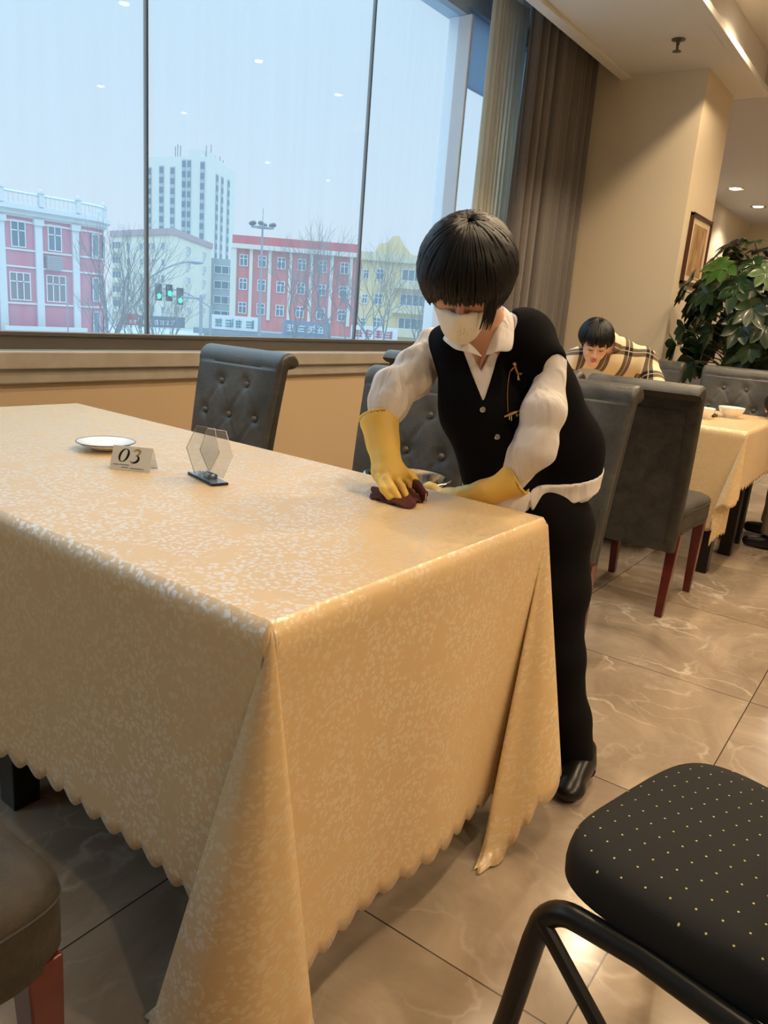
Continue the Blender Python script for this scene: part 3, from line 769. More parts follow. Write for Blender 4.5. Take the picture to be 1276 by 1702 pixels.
for loc, h_, s, lab in (((18.6, 26.4, -6), 10.5, 1, 'leafless tree in front of the pink building, left edge of the view'),
        ((22.4, 28.4, -6), 8.4, 2, 'leafless tree right in front of the pink building pilasters'),
        ((33.5, 41.5, -6), 8.6, 3, 'leafless tree in front of the cream apartment block'),
        ((36.5, 33.6, -6), 11.5, 4, 'leafless tree below the left half of the red building'),
        ((35.2, 29.0, -6), 12.5, 5, 'tallest leafless tree, spreading in front of the red building'),
        ((41.0, 29.4, -6), 11.0, 6, 'leafless tree between the red and the yellow building'),
        ((26.5, 35.0, -6), 8.6, 7, 'small leafless tree between the pink building and traffic lights'),
        ((47.0, 31.0, -6), 10.6, 8, 'leafless tree in front of the yellow building')):
    bare_tree(loc, h_, s, lab, .5, 6)
mat = _mat0
# ================================================================== ORGANIC SURFACES (distance fields meshed with surface nets)
def V3(a): return np.array(a, float)
def f_cap(a, b, ra, rb):
    a, b = V3(a), V3(b); ab = b - a; L2 = max(ab @ ab, 1e-12)
    def f(P):
        t = np.clip(((P - a) @ ab) / L2, 0, 1)
        return np.linalg.norm(P - a - t[:, None] * ab, axis=1) - (ra + (rb - ra) * t)
    f.bb = (np.minimum(a - ra, b - rb), np.maximum(a + ra, b + rb)); return f
def f_ell(c, r, A=None):
    """A rows = local axes in world"""
    c, r = V3(c), V3(r); A = np.eye(3) if A is None else np.array(A, float)
    def f(P):
        q = (P - c) @ A.T
        k0 = np.linalg.norm(q / r, axis=1); k1 = np.linalg.norm(q / (r * r), axis=1) + 1e-9
        return k0 * (k0 - 1) / k1
    m = r.max(); f.bb = (c - m, c + m); return f
def f_chain(pts, rs):
    return [f_cap(pts[i], pts[i + 1], rs[i], rs[i + 1]) for i in range(len(pts) - 1)]
def smin(a, b, k):
    h = np.clip(.5 + .5 * (b - a) / k, 0, 1); return b + (a - b) * h - k * h * (1 - h)
def smax(a, b, k): return -smin(-a, -b, k)
def blend(fs, k=.02):
    def f(P):
        d = fs[0](P)
        for g in fs[1:]: d = smin(d, g(P), k)
        return d
    f.bb = (np.min([g.bb[0] for g in fs], 0), np.max([g.bb[1] for g in fs], 0)); return f
def mesh_field(f, h, lo=None, hi=None, pad=.03):
    lo = (f.bb[0] - pad) if lo is None else V3(lo); hi = (f.bb[1] + pad) if hi is None else V3(hi)
    B = 12
    n = np.ceil((hi - lo) / h / B).astype(int) * B + 1
    F = np.full(n, 1.0)
    nb = (n - 1) // B
    bi = np.stack(np.meshgrid(*[np.arange(q) for q in nb], indexing='ij'), -1).reshape(-1, 3)
    cen = lo + (bi * B + B / 2) * h
    dc = f(cen); rad = B * h * .87 + 2 * h + .012
    F_in = bi[dc < -rad]
    for b in F_in: F[b[0] * B:b[0] * B + B + 1, b[1] * B:b[1] * B + B + 1, b[2] * B:b[2] * B + B + 1] = -1
    near = bi[np.abs(dc) <= rad]
    g1 = np.arange(B + 1); G = np.stack(np.meshgrid(g1, g1, g1, indexing='ij'), -1).reshape(-1, 3)
    for i0 in range(0, len(near), 60):
        ch = near[i0:i0 + 60]
        P = lo + (ch[:, None, :] * B + G[None]) * h
        d = f(P.reshape(-1, 3)).reshape(len(ch), B + 1, B + 1, B + 1)
        for q, b in enumerate(ch):
            F[b[0] * B:b[0] * B + B + 1, b[1] * B:b[1] * B + B + 1, b[2] * B:b[2] * B + B + 1] = d[q]
    S = F < 0
    c = np.zeros(tuple(n - 1), int)
    for dx in (0, 1):
        for dy in (0, 1):
            for dz in (0, 1):
                c += S[dx:n[0] - 1 + dx, dy:n[1] - 1 + dy, dz:n[2] - 1 + dz]
    act = np.argwhere((c > 0) & (c < 8))
    idx = -np.ones(tuple(n - 1), int); idx[tuple(act.T)] = np.arange(len(act))
    acc = np.zeros((len(act), 3)); cnt = np.zeros(len(act))
    cor = [(x, y, z) for x in (0, 1) for y in (0, 1) for z in (0, 1)]
    for i, a in enumerate(cor):
        for b in cor[i + 1:]:
            if sum(abs(a[q] - b[q]) for q in range(3)) != 1: continue
            va = F[tuple((act + a).T)]; vb = F[tuple((act + b).T)]
            m = (va < 0) != (vb < 0)
            t = np.where(m, va / np.where(va == vb, 1, va - vb), 0)
            p = np.array(a) + t[:, None] * (np.array(b) - np.array(a))
            acc[m] += p[m]; cnt[m] += 1
    verts = lo + (act + acc / np.maximum(cnt, 1)[:, None]) * h
    quads = []
    for ax in range(3):
        o1, o2 = [(1, 2), (2, 0), (0, 1)][ax]
        sl = [slice(1, n[q] - 1) for q in range(3)]; sl[ax] = slice(0, n[ax] - 1)
        sb = list(sl); sb[ax] = slice(1, n[ax])
        A_, B_ = S[tuple(sl)], S[tuple(sb)]
        e_ = np.argwhere(A_ != B_)
        if not len(e_): continue
        off = np.array([1, 1, 1]); off[ax] = 0
        p = e_ + off
        flip = A_[tuple(e_.T)]
        def at_(d1, d2):
            q = p.copy(); q[:, o1] -= d1; q[:, o2] -= d2; return idx[tuple(q.T)]
        q = np.stack([at_(1, 1), at_(0, 1), at_(0, 0), at_(1, 0)], 1)
        q[~flip] = q[~flip][:, ::-1]
        quads.append(q)
    q = np.concatenate(quads); q = q[(q >= 0).all(1)]
    return verts, q
def skin(name, f, h, m, parent=None, smooth_iter=1, solid=0, lo=None, hi=None, origin=None):
    v, q = mesh_field(f, h, lo, hi)
    me = bpy.data.meshes.new(name); me.from_pydata(v.tolist(), [], q.tolist()); me.materials.append(m)
    me.polygons.foreach_set('use_smooth', [True] * len(me.polygons))
    bm = bmesh.new(); bm.from_mesh(me)
    for _ in range(smooth_iter): bmesh.ops.smooth_vert(bm, verts=bm.verts, factor=.5, use_axis_x=True, use_axis_y=True, use_axis_z=True)
    bmesh.ops.recalc_face_normals(bm, faces=bm.faces)
    bm.to_mesh(me); bm.free()
    o = bpy.data.objects.new(name, me); link(o)
    if parent is not None:
        o.parent = parent
        o.matrix_parent_inverse = Matrix.Translation(parent.location).inverted()
    return o
# ================================================================== DINING CHAIRS
def back_mesh(W0=.41, W1=.47, H0=.30, H1=.985, tuft=True):
    """upholstered backrest, local +x is the way the sitter faces; returns MB"""
    NV = 120
    cl = []                                                    # centre line (x, z), thickness
    for j in range(NV):
        t = j / (NV - 1)
        if t < .86:
            k = t / .86; z = H0 + (H1 - .045 - H0) * k
            x = -.235 - .085 * k ** 1.5; th = .062 - .012 * k
        else:
            k = (t - .86) / .14; a = k * R(150)
            x = -.320 - .034 + .034 * math.cos(a); z = H1 - .045 + .040 * math.sin(a); th = .050 + .012 * math.sin(k * math.pi)
        cl.append((x, z, th))
    btn = [(-.07, .875), (.07, .875), (-.14, .75), (0, .75), (.14, .75), (-.07, .625), (.07, .625)]
    segs = []
    for i, a in enumerate(btn):
        for b in btn[i + 1:]:
            if abs(a[1] - b[1]) > .1 and abs(a[1] - b[1]) < .16 and abs(a[0] - b[0]) < .12: segs.append((a, b))
    v = []
    for j in range(NV):
        x, z, th = cl[j]
        j2 = min(j + 1, NV - 1); j1 = max(j - 1, 0)
        tx, tz = cl[j2][0] - cl[j1][0], cl[j2][1] - cl[j1][1]; L_ = math.hypot(tx, tz); nx_, nz_ = tz / L_, -tx / L_   # forward normal
        W_ = W0 + (W1 - W0) * min(1, (z - H0) / (H1 - H0))
        tt = j / (NV - 1)
        endr = 1.0
        if tt < .02 or tt > .985: endr = .8
        r_c = min(.018, th * .42); sec = []
        for k in range(50):
            yy = (W_ / 2 - r_c) * (1 - 2 * k / 49); sec.append((yy, th / 2, 1))
        for k in range(1, 6):
            an = R(90 + 18 * k); sec.append((-(W_ / 2 - r_c) + r_c * math.cos(an), th / 2 - r_c + r_c * math.sin(an), 0))
        for k in range(1, 6):
            an = R(180 + 18 * k); sec.append((-(W_ / 2 - r_c) + r_c * math.cos(an), -th / 2 + r_c + r_c * math.sin(an), 0))
        for k in range(1, 12): sec.append((-(W_ / 2 - r_c) + (W_ - 2 * r_c) * k / 12, -th / 2, 0))
        for k in range(0, 6):
            an = R(270 + 18 * k); sec.append(((W_ / 2 - r_c) + r_c * math.cos(an), -th / 2 + r_c + r_c * math.sin(an), 0))
        for k in range(0, 5):
            an = R(18 * k); sec.append(((W_ / 2 - r_c) + r_c * math.cos(an), th / 2 - r_c + r_c * math.sin(an), 0))
        NU = len(sec)
        for yy, xx, fr_ in sec:
            if fr_ and tt < .86:
                xx += .010 * max(0, 1 - (abs(yy) / (W_ / 2)) ** 4) * min(1, (z - H0) / .1)
                if tuft:
                    d = 0
                    for by, bz in btn:
                        r2 = (yy - by) ** 2 + (z - bz) ** 2; d += .013 * math.exp(-r2 / .0006)
                    for (ay, az), (by, bz) in segs:
                        ux, uz = by - ay, bz - az; q = max(0, min(1, ((yy - ay) * ux + (z - az) * uz) / (ux * ux + uz * uz)))
                        r2 = (yy - ay - q * ux) ** 2 + (z - az - q * uz) ** 2; d = max(d, .0045 * math.exp(-r2 / .00005))
                    xx -= min(d, .014)
            v.append((x + nx_ * xx, yy, z + nz_ * xx))
    f = []
    for j in range(NV - 1):
        for i in range(NU): f.append((j * NU + i, j * NU + (i + 1) % NU, (j + 1) * NU + (i + 1) % NU, (j + 1) * NU + i))
    f.append(tuple(range(NU - 1, -1, -1))); f.append(tuple((NV - 1) * NU + i for i in range(NU)))
    return MB().add(v, f), cl, btn

def make_chair():
    root = empty('dining_chair')
    mb, cl, btn = back_mesh()
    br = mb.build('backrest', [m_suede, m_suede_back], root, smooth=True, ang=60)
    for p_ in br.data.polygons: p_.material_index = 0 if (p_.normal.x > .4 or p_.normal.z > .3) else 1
    bl = MB()
    for by, bz in btn:
        k = (bz - .30) / (.94 - .30); x = -.235 - .085 * k ** 1.5 + .5 * (.062 - .012 * k) + .0015
        bl.v and None
        MB().lathe([(.0001, .010), (.007, .009), (.012, .004), (.0135, -.002), (.008, -.008)], n=14, M=Matrix.Rotation(R(90), 3, 'Y')).build('button', m_button, br, smooth=True, loc=(x, by, bz))
    # outer back panel with piping
    pts = []
    def bp(y, z):
        k = (z - .30) / (.94 - .30); return (-.235 - .085 * k ** 1.5 - .5 * (.062 - .012 * k) - .001, y, z)
    path = [bp(-.165, z) for z in np.linspace(.33, .885, 12)] + [bp(y, .90) for y in np.linspace(-.155, .155, 8)] + [bp(.165, z) for z in np.linspace(.885, .33, 12)]
    path = [(p[0], p[1] * (1 + .12 * (p[2] - .33) / .57), p[2]) for p in path]
    MB().tube(path, .0035, 6).build('piping', m_pipe, br, smooth=True)
    # seat cushion
    v = []; NU_, NV_ = 44, 12
    for j in range(NV_ + 1):
        t = j / NV_
        z = .36 + .13 * t
        inset = .0 if .15 < t < .8 else (.006 if t <= .15 else .03 * ((t - .8) / .2) ** 2)
        for i in range(NU_):
            a = 2 * math.pi * i / NU_; ca, sa = math.cos(a), math.sin(a); e_ = .22
            xx = math.copysign(abs(ca) ** e_, ca) * (.235 - inset) + .01; yy = math.copysign(abs(sa) ** e_, sa) * ((.225 if ca > 0 else .21) - inset)
            v.append((xx, yy, z))
    f = []
    for j in range(NV_):
        for i in range(NU_): f.append((j * NU_ + i, j * NU_ + (i + 1) % NU_, (j + 1) * NU_ + (i + 1) % NU_, (j + 1) * NU_ + i))
    b0 = len(v); 
    v.append((.01, 0, .503)); v.append((.01, 0, .36))
    for i in range(NU_): f.append((NV_ * NU_ + i, NV_ * NU_ + (i + 1) % NU_, b0)); f.append(((i + 1) % NU_, i, b0 + 1))
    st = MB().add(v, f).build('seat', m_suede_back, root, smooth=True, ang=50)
    ring = [(math.copysign(abs(math.cos(a)) ** .22, math.cos(a)) * .2345 + .01, math.copysign(abs(math.sin(a)) ** .22, math.sin(a)) * (.2245 if math.cos(a) > 0 else .2095), .455) for a in np.linspace(0, 2 * math.pi, 60)[:-1]]
    MB().tube(ring, .0028, 5, closed=True).build('seam', m_pipe, st, smooth=True)
    for sx_, sy_ in ((1, 1), (1, -1), (-1, 1), (-1, -1)):
        x0 = .205 if sx_ > 0 else -.20; x1 = .215 if sx_ > 0 else -.235
        MB().frus((x1, sy_ * .185, 0), .016, .016, (x0, sy_ * .19, .37), .024, .024).build('leg', m_wood, root, bevel=.003)
    return root

def put_chair(o, x, y, deg, label, group):
    o.location = (x, y, 0); o.rotation_euler = (0, 0, R(deg)); tag(o, label, 'chair', group)
chair = make_chair()
GA, GB, GC = 'dining chairs beside the large table', 'row of chairs backing onto the aisle', 'dining chairs on the far side of the second table'
put_chair(chair, 1.87, 2.262, 180, 'grey tufted dining chair alone at the window end of the large table', GA)
CH = [(1.87, 1.405, 180, 'grey tufted dining chair seen behind the arm of the cleaner in the vest', GA),
      (2.40, 1.08, 180, 'grey dining chair pushed back right behind the cleaner in the vest', GA),
      (3.52, .965, 0, 'grey brown dining chair with red legs seen fully from behind, at the second table', GB),
      (3.54, 1.47, 0, 'dining chair between the cleaner in the vest and the chair seen fully from behind', GB),
      (3.54, 2.03, 0, 'dining chair of which only a top corner shows above the shoulder of the cleaner', GB),
      (5.2, 1.08, 180, 'tufted dining chair beyond the white bowl, below the plant', GC),
      (5.24, 1.68, 180, 'dark dining chair directly behind the plaid-shirted person', GC),
      (.22, .97, 0, 'dining chair cut off by the lower left corner of the photo', GA)]
for x, y, d, lab, g in CH:
    put_chair(copy_tree(chair), x, y, d, lab, g)

# ================================================================== TABLES AND CLOTHS
def table(x0, x1, y0, y1, rz, label, legs=None, group=None, cx=0, cy=0):
    t = empty('dining_table', (cx, cy, 0), rz, label, 'table', group)
    MB().box(x0, x1, y0, y1, .715, .752).build('tabletop', m_black_wood, t, bevel=.003)
    mb = MB().box(x0 + .06, x1 - .06, y0 + .06, y0 + .08, .64, .715).box(x0 + .06, x1 - .06, y1 - .08, y1 - .06, .64, .715)
    mb.box(x0 + .06, x0 + .08, y0 + .08, y1 - .08, .64, .715).box(x1 - .08, x1 - .06, y0 + .08, y1 - .08, .64, .715)
    mb.build('apron', m_black_wood, t)
    for x, y in (legs or ((x0 + .08, y0 + .08), (x1 - .08, y0 + .08), (x0 + .08, y1 - .08), (x1 - .08, y1 - .08))):
        MB().frus((x, y, 0), .032, .032, (x, y, .715), .036, .036).build('leg', m_black_wood, t, bevel=.003)
    return t
table(0, .90, .0, .96, R(-1.2), 'black wooden table under the near half of the large cloth', None, 'tables joined under the large cloth', .737, .69)
table(0, .90, .985, 1.94, R(-1.2), 'black wooden table under the window half of the large cloth', None, 'tables joined under the large cloth', .737, .69)

def tablecloth(name, corners, ztop, over, rays, m, label, cat, seed=1, scal=.062, wave=.012, floorz=.004, caps=(9, 9, 9, 9)):
    """corners: 4 (x,y) ccw starting near-left. over: overhang of the 4 sides (side i runs corner i -> i+1).
    rays[i]: list of (phi, dx, dy) offsets at full table height for corner i (between side i-1 and side i)."""
    r_ = random.Random(seed)
    C = [Vector((c[0], c[1], 0)) for c in corners]
    ring = []     # (edge point, drop dir per metre, length, uvbase, uvdir)
    nrm = []
    for i in range(4):
        d = (C[(i + 1) % 4] - C[i]).normalized(); nrm.append(Vector((d.y, -d.x, 0)))
    NT = 22
    def add(p, off, L_, uv, uvd, w_): ring.append((p, off, L_, uv, uvd, w_))
    for i in range(4):
        a, b = C[i], C[(i + 1) % 4]; n_ = nrm[i]; npv = nrm[i - 1]
        # corner i fan
        rs = rays[i]; K = 110
        ph_ = [q[0] for q in rs]
        s_acc = 0
        for k in range(1, K):
            u = k / K
            # walk along rays with arc length in offset space
            tot = [0]
            for q in range(len(rs) - 1):
                tot.append(tot[-1] + max(.02, math.hypot(rs[q + 1][1] - rs[q][1], rs[q + 1][2] - rs[q][2])))
            s = u * tot[-1]; q = 0
            while q < len(rs) - 2 and s > tot[q + 1]: q += 1
            f_ = (s - tot[q]) / (tot[q + 1] - tot[q])
            def cr_(ix):
                p0, p1, p2, p3 = rs[max(q - 1, 0)][ix], rs[q][ix], rs[q + 1][ix], rs[min(q + 2, len(rs) - 1)][ix]
                return .5 * ((2 * p1) + (-p0 + p2) * f_ + (2 * p0 - 5 * p1 + 4 * p2 - p3) * f_ ** 2 + (-p0 + 3 * p1 - 3 * p2 + p3) * f_ ** 3)
            ph = rs[q][0] + (rs[q + 1][0] - rs[q][0]) * f_
            dx, dy = cr_(1), cr_(2)
            c_, s_ = math.cos(R(ph)), math.sin(R(ph))
            L_ = min(over[i - 1] / max(c_, 1e-3), over[i] / max(s_, 1e-3))
            hemd = over[i - 1] * math.tan(R(ph)) if over[i - 1] / max(c_, 1e-3) < over[i] / max(s_, 1e-3) else over[i] / math.tan(R(ph))
            L_ = min(L_, caps[i])
            L_ += .021 * abs(math.sin(math.pi * hemd / scal)) - .010
            uvd = npv * c_ + n_ * s_
            add(a.copy(), Vector((dx, dy, 0)), L_, a, uvd, 1e-6 + s)
        # side i
        Ls = (b - a).length; ns = int(Ls / .005)
        o0 = Vector((rs[-1][1], rs[-1][2], 0)); nxt = rays[(i + 1) % 4][0]; o1 = Vector((nxt[1], nxt[2], 0))
        for k in range(ns + 1):
            u = k / ns; p = a + (b - a) * u
            e0 = math.exp(-u * Ls / .12); e1 = math.exp(-(1 - u) * Ls / .12)
            off = o0 * e0 + o1 * e1 + n_ * (.012 * (1 - e0 - e1))
            wv = wave * (math.sin(u * Ls * 9 + seed) + .5 * math.sin(u * Ls * 17 + 2 * seed)) * (1 - e0) * (1 - e1)
            off = off + n_ * wv
            L_ = over[i] + .021 * abs(math.sin(math.pi * (u * Ls) / scal)) - .008
            add(p, off, L_, p, n_, 1)
    v = []; uvs = []; M_ = len(ring)
    RR = .014
    for (p, off, L_, uv, uvd, sd) in ring:
        nd = uvd.normalized()
        for j in range(NT + 1):
            t = j / NT * L_
            # rounded edge over the table top
            if t < RR * 1.57:
                a_ = t / RR; q = p + nd * (RR * math.sin(a_)) * 1.0; z = ztop - RR * (1 - math.cos(a_)); extra = 0
            else:
                q = p + nd * RR; z = ztop - RR - (t - RR * 1.57); extra = t - RR * 1.57
            q = q + off * (max(0, extra) / (ztop - .02))
            if z < floorz + .012:
                ex_ = floorz + .012 - z
                k_ = 1 - math.exp(-ex_ / .012)
                z = floorz + .012 * (1 - k_)
                fd = off.normalized() if off.length > 0 else nd
                q = q + fd * (ex_ * .8)
            v.append((q.x, q.y, z)); uvs.append((uv.x + nd.x * t, uv.y + nd.y * t) if sd == 1 else (uv.x + 3 + sd * t * 1.3, uv.y - t))
    f = []
    for i in range(M_):
        i2 = (i + 1) % M_
        for j in range(NT):
            a_ = i * (NT + 1) + j; b_ = i2 * (NT + 1) + j
            f.append((a_, a_ + 1, b_ + 1, b_))
    # flat top as one fan-free ngon of the ring's first verts
    top = [i * (NT + 1) for i in range(M_)]
    me = bpy.data.meshes.new(name)
    tl2 = [t_ for k_, t_ in enumerate(top) if (Vector(v[t_]) - Vector(v[top[k_ - 1]])).length > 1e-5]
    f.append(tuple(tl2)); NTOP = 1
    me.from_pydata(v, [], f); me.materials.append(m)
    ul = me.uv_layers.new(name='UVMap')
    for lp in me.loops: ul.data[lp.index].uv = uvs[lp.vertex_index]
    bm = bmesh.new(); bm.from_mesh(me); bmesh.ops.remove_doubles(bm, verts=bm.verts, dist=2e-5)
    bmesh.ops.recalc_face_normals(bm, faces=bm.faces)
    for fa in bm.faces: fa.smooth = len(fa.verts) < 20
    bm.to_mesh(me); bm.free()
    o = bpy.data.objects.new(name, me); link(o)
    md = o.modifiers.new('solid', 'SOLIDIFY'); md.thickness = .0012; md.offset = 1
    tag(o, label, cat); return o

simple = lambda sx_, sy_: [(0, 0.01 * sx_ if 0 else 0, 0), (30, .06 * sx_, .02 * sy_), (48, .12 * sx_, .11 * sy_), (62, .05 * sx_, .09 * sy_), (90, 0, 0)]
rays_main = [
    [(0, -.02, .0), (44, -.055, .13), (50, -.075, .165), (52.5, -.10, .05), (54.5, -.06, -.045), (57, .03, -.075), (63, .082, -.055), (75, .05, -.02), (90, .0, -.02)],
    [(0, 0, -.02), (20, -.13, -.03), (36, -.235, -.045), (41, -.20, -.085), (50, -.145, -.145), (53, -.06, -.17), (60, .03, -.125), (75, .04, -.04), (90, .02, 0)],
    [(0, .02, 0), (40, .08, .03), (50, .10, .09), (60, .03, .08), (90, 0, .02)],
    [(0, 0, .02), (40, -.02, .08), (50, -.09, .10), (60, -.08, .03), (90, -.02, 0)]]
# corners: near-left, near-right, far-right, far-left ; sides: near, right, far, left
tablecloth('tablecloth', [(.741, .693), (1.629, .680), (1.712, 2.655), (.775, 2.70)], .762, [.665, .50, .3, .525], [rays_main[0], rays_main[1], rays_main[2], rays_main[3]], m_cloth,
           'large cream damask tablecloth with scalloped hem over the foreground table', 'tablecloth', seed=3, caps=(.762, .80, 9, 9))

# second table with its own cloth
t2 = table(0, .93, 0, 1.5, 0, 'black legged table under the cream cloth in the background', ((.07, .1), (.53, .08), (.86, .1), (.07, 1.4), (.86, 1.4)), None, 4.06, .71)
rays2 = [
    [(0, -.01, .0), (35, -.05, .10), (48, -.10, .14), (52, -.13, .04), (56, -.05, -.03), (70, .04, -.03), (90, .0, -.01)],
    [(0, 0, -.01), (40, .03, -.06), (50, .09, -.08), (60, .05, -.02), (90, .01, 0)],
    [(0, .02, 0), (40, .06, .03), (50, .08, .07), (60, .03, .06), (90, 0, .02)],
    [(0, 0, .02), (40, -.02, .06), (50, -.07, .08), (60, -.06, .03), (90, -.02, 0)]]
tablecloth('tablecloth', [(4.065, .715), (4.98, .715), (4.98, 2.2), (4.065, 2.2)], .762, [.30, .32, .3, .52], rays2, m_cloth,
           'cream cloth with scalloped hem hanging from the background table', 'tablecloth', seed=6, wave=.015)

# ================================================================== THINGS ON THE TABLES
Z = .7635
# number card: folded clear acrylic tent with printed figures
cdn = empty('table_number_card', (1.185, 1.60, Z), math.atan2(1.546 - 1.625, 1.182 - 1.137), 'white folded number card reading 03 in front of the saucer', 'table sign')
m_card = mat('frosted_card', srgb(226, 226, 222), .25, coat=.3); m_ink = mat('black_ink', (.008, .008, .009), .35); m_gold = mat('gold_ink', srgb(235, 205, 130), .2, metal=.8)
W_, H_, D_ = .052, .056, .026
MB().add([(-W_, -D_, 0), (W_, -D_, 0), (W_, 0, H_), (-W_, 0, H_)], [(0, 1, 2, 3)]).build('front_panel', m_card, cdn, solid=.0016)
MB().add([(-W_, D_, 0), (W_, D_, 0), (W_, 0, H_), (-W_, 0, H_)], [(0, 1, 2, 3)]).build('back_panel', m_acrylic, cdn, solid=.0016)
tl_ = math.atan2(H_, D_)
def on_card(x, s):   # s metres up the front panel
    return Vector((x, -D_ + s * math.cos(tl_), s * math.sin(tl_))) + Vector((0, -math.sin(tl_), math.cos(tl_))) * .0012
def strokes(segs, name, m):
    mb = MB()
    for pts, wd in segs:
        for (a, b), (w0, w1) in zip(zip(pts[:-1], pts[1:]), zip(wd[:-1], wd[1:])):
            d = Vector((b[0] - a[0], b[1] - a[1])); L_ = d.length
            if L_ < 1e-7: continue
            n_ = Vector((-d.y, d.x)) / L_
            q = [(a[0] + n_.x * w0, a[1] + n_.y * w0), (a[0] - n_.x * w0, a[1] - n_.y * w0), (b[0] - n_.x * w1, b[1] - n_.y * w1), (b[0] + n_.x * w1, b[1] + n_.y * w1)]
            mb.add([on_card(*p) for p in q], [(0, 1, 2, 3)])
    return mb.build(name, m, cdn, solid=.0004)
# 0 : italic oval with thick sides; 3 : two bowls
th = np.linspace(0, 2 * math.pi, 33)
z_p = [(-.020 + .0105 * math.cos(a) + .0035 * math.sin(a), .038 + .0165 * math.sin(a)) for a in th]
z_w = [.0006 + .0024 * abs(math.cos(a)) ** 1.5 for a in th]
strokes([(z_p, z_w)], 'figure_zero', m_ink)
p3a = [(.008 + .0095 * math.cos(a) + .003 * math.sin(a) + .002, .0465 + .0075 * math.sin(a)) for a in np.linspace(R(160), R(-75), 15)]
p3b = [(.008 + .0105 * math.cos(a) + .002 * math.sin(a), .030 + .0095 * math.sin(a)) for a in np.linspace(R(80), R(-150), 17)]
strokes([(p3a, [.0006 + .0022 * math.sin(math.pi * i / 14) for i in range(15)])], 'figure_three', m_gold)
strokes([(p3b, [.0006 + .0026 * math.sin(math.pi * min(1, i / 14)) for i in range(17)])], 'figure_three_lower', m_ink)
tx = []
rr_ = random.Random(4)
for y0, x0, x1 in ((.0135, -.044, -.030), (.0135, -.026, -.004), (.007, -.022, -.004), (.006, .002, .036)):
    x = x0
    while x < x1:
        w_ = rr_.uniform(.0008, .0018); tx.append(([(x, y0), (x + w_, y0)], [.0009, .0009])); x += w_ + .0005
strokes(tx, 'small_print', mat('grey_ink', srgb(90, 90, 92), .5))

# saucer
pl = empty('saucer', (1.275, 1.845, Z), 0, 'blue-rimmed white saucer behind the number card', 'dish')
MB().lathe([(.0001, .002), (.03, .002), (.034, 0), (.037, 0), (.04, .004), (.062, .012), (.078, .021), (.079, .0225), (.076, .0225), (.06, .0155), (.036, .008), (.0001, .007)], n=44).build('dish', m_white_ceramic, pl, smooth=True, ang=60)
MB().tube([(.0785 * math.cos(a), .0785 * math.sin(a), .0222) for a in np.linspace(0, 2 * math.pi, 49)[:-1]], .0013, 6, closed=True).build('rim', mat('blue_glaze', srgb(50, 62, 92), .15), pl, smooth=True)
# acrylic menu holder
ac = empty('menu_stand', (1.255, 1.405, Z), 0, 'clear acrylic stand with two hexagonal plates on a black base', 'menu stand')
fx_, fy_ = Vector((1.222 - 1.263, 1.361 - 1.499, 0)).normalized(), Vector((1, -.3, 0)).normalized()
A_ = (fx_ * 1.0); 
ac.rotation_euler = (0, 0, math.atan2(fx_.y, fx_.x))
MB().box(-.07, .07, -.022, .022, 0, .006).build('base', m_black_metal, ac, bevel=.0015)
MB().box(-.068, .068, -.020, .020, .0062, .0066).build('base_top', mat('blue_grey_gloss', srgb(120, 140, 165), .1, coat=.5), ac)
def hexplate(x, y, yaw, lean, name):
    poly = [(-.018, .0), (.018, .0), (.048, .062), (.030, .120), (-.022, .120), (-.048, .062)]
    Mx = Matrix.Translation((x, y, .008)) @ Matrix.Rotation(yaw, 4, 'Z') @ Matrix.Rotation(lean, 4, 'X')
    T = lambda p: tuple(Mx @ Vector((p[0], p[2], p[1])))
    n = len(poly)
    v = [T((a, b, 0 - .0012)) for a, b in poly]; v2 = [T((a, b, .0012)) for a, b in poly]
    o = MB().add(v + v2, [tuple(range(n - 1, -1, -1)), tuple(range(n, 2 * n))]).add(v + v2, [(i, (i + 1) % n, n + (i + 1) % n, n + i) for i in range(n)], 1)
    return o.build(name, [m_acrylic, mat('acrylic_edge', srgb(225, 222, 225), .2)], ac)
hexplate(-.016, -.010, R(30), R(-5), 'menu_plate'); hexplate(.012, .020, R(30), R(6), 'menu_plate')
for y in (-.006, .006):
    pass
MB().box(-.03, .03, -.012, -.006, .007, .018).box(-.03, .03, .006, .012, .007, .018).build('plate_holder', m_acrylic, ac, bevel=.001)
MB().tube([(-.012, 0, .016), (.03, 0, .016)], .004, 8).build('clip_bar', m_steel, ac, smooth=True)

# things on the second table
def bowl(x, y, r, label):
    MB().lathe([(.0001, .0), (r * .45, 0), (r * .45, .008), (r * .62, .014), (r * .88, .034), (r, .058), (r * .97, .059), (r * .85, .036), (r * .55, .016), (.0001, .012)], n=36).build('bowl', m_white_ceramic, None, smooth=True, ang=60, loc=(x, y, Z)); 
    tag(bpy.data.objects[-1] if 0 else [o for o in COL.objects if o.name.startswith('bowl')][-1], label, 'bowl')
bowl(4.66, .915, .072, 'white porcelain bowl at the near corner of the background table')
bowl(4.40, 1.0, .058, 'white porcelain bowl half hidden by the chair seen from behind')
o = MB().tube([(-.04, 0, .006), (0, .01, .012), (.045, 0, .006)], [.006, .012, .007], 8).build('chopstick_rest', m_black_metal, None, smooth=True, loc=(4.56, .975, Z), ); tag(o, 'small black rest lying beside the white bowl', 'chopstick rest')

# steel basin held beside the table
bs = empty('steel_basin', (1.835, 1.20, .507), 0, 'stainless steel basin between the table and the chair, one gloved hand in it', 'basin')
MB().lathe([(.0001, 0), (.080, 0), (.088, .01), (.102, .12), (.116, .222), (.128, .226), (.130, .230), (.127, .2325), (.114, .2295), (.099, .122), (.084, .014), (.0001, .008)], n=48).build('bowl', m_steel, bs, smooth=True, ang=60)

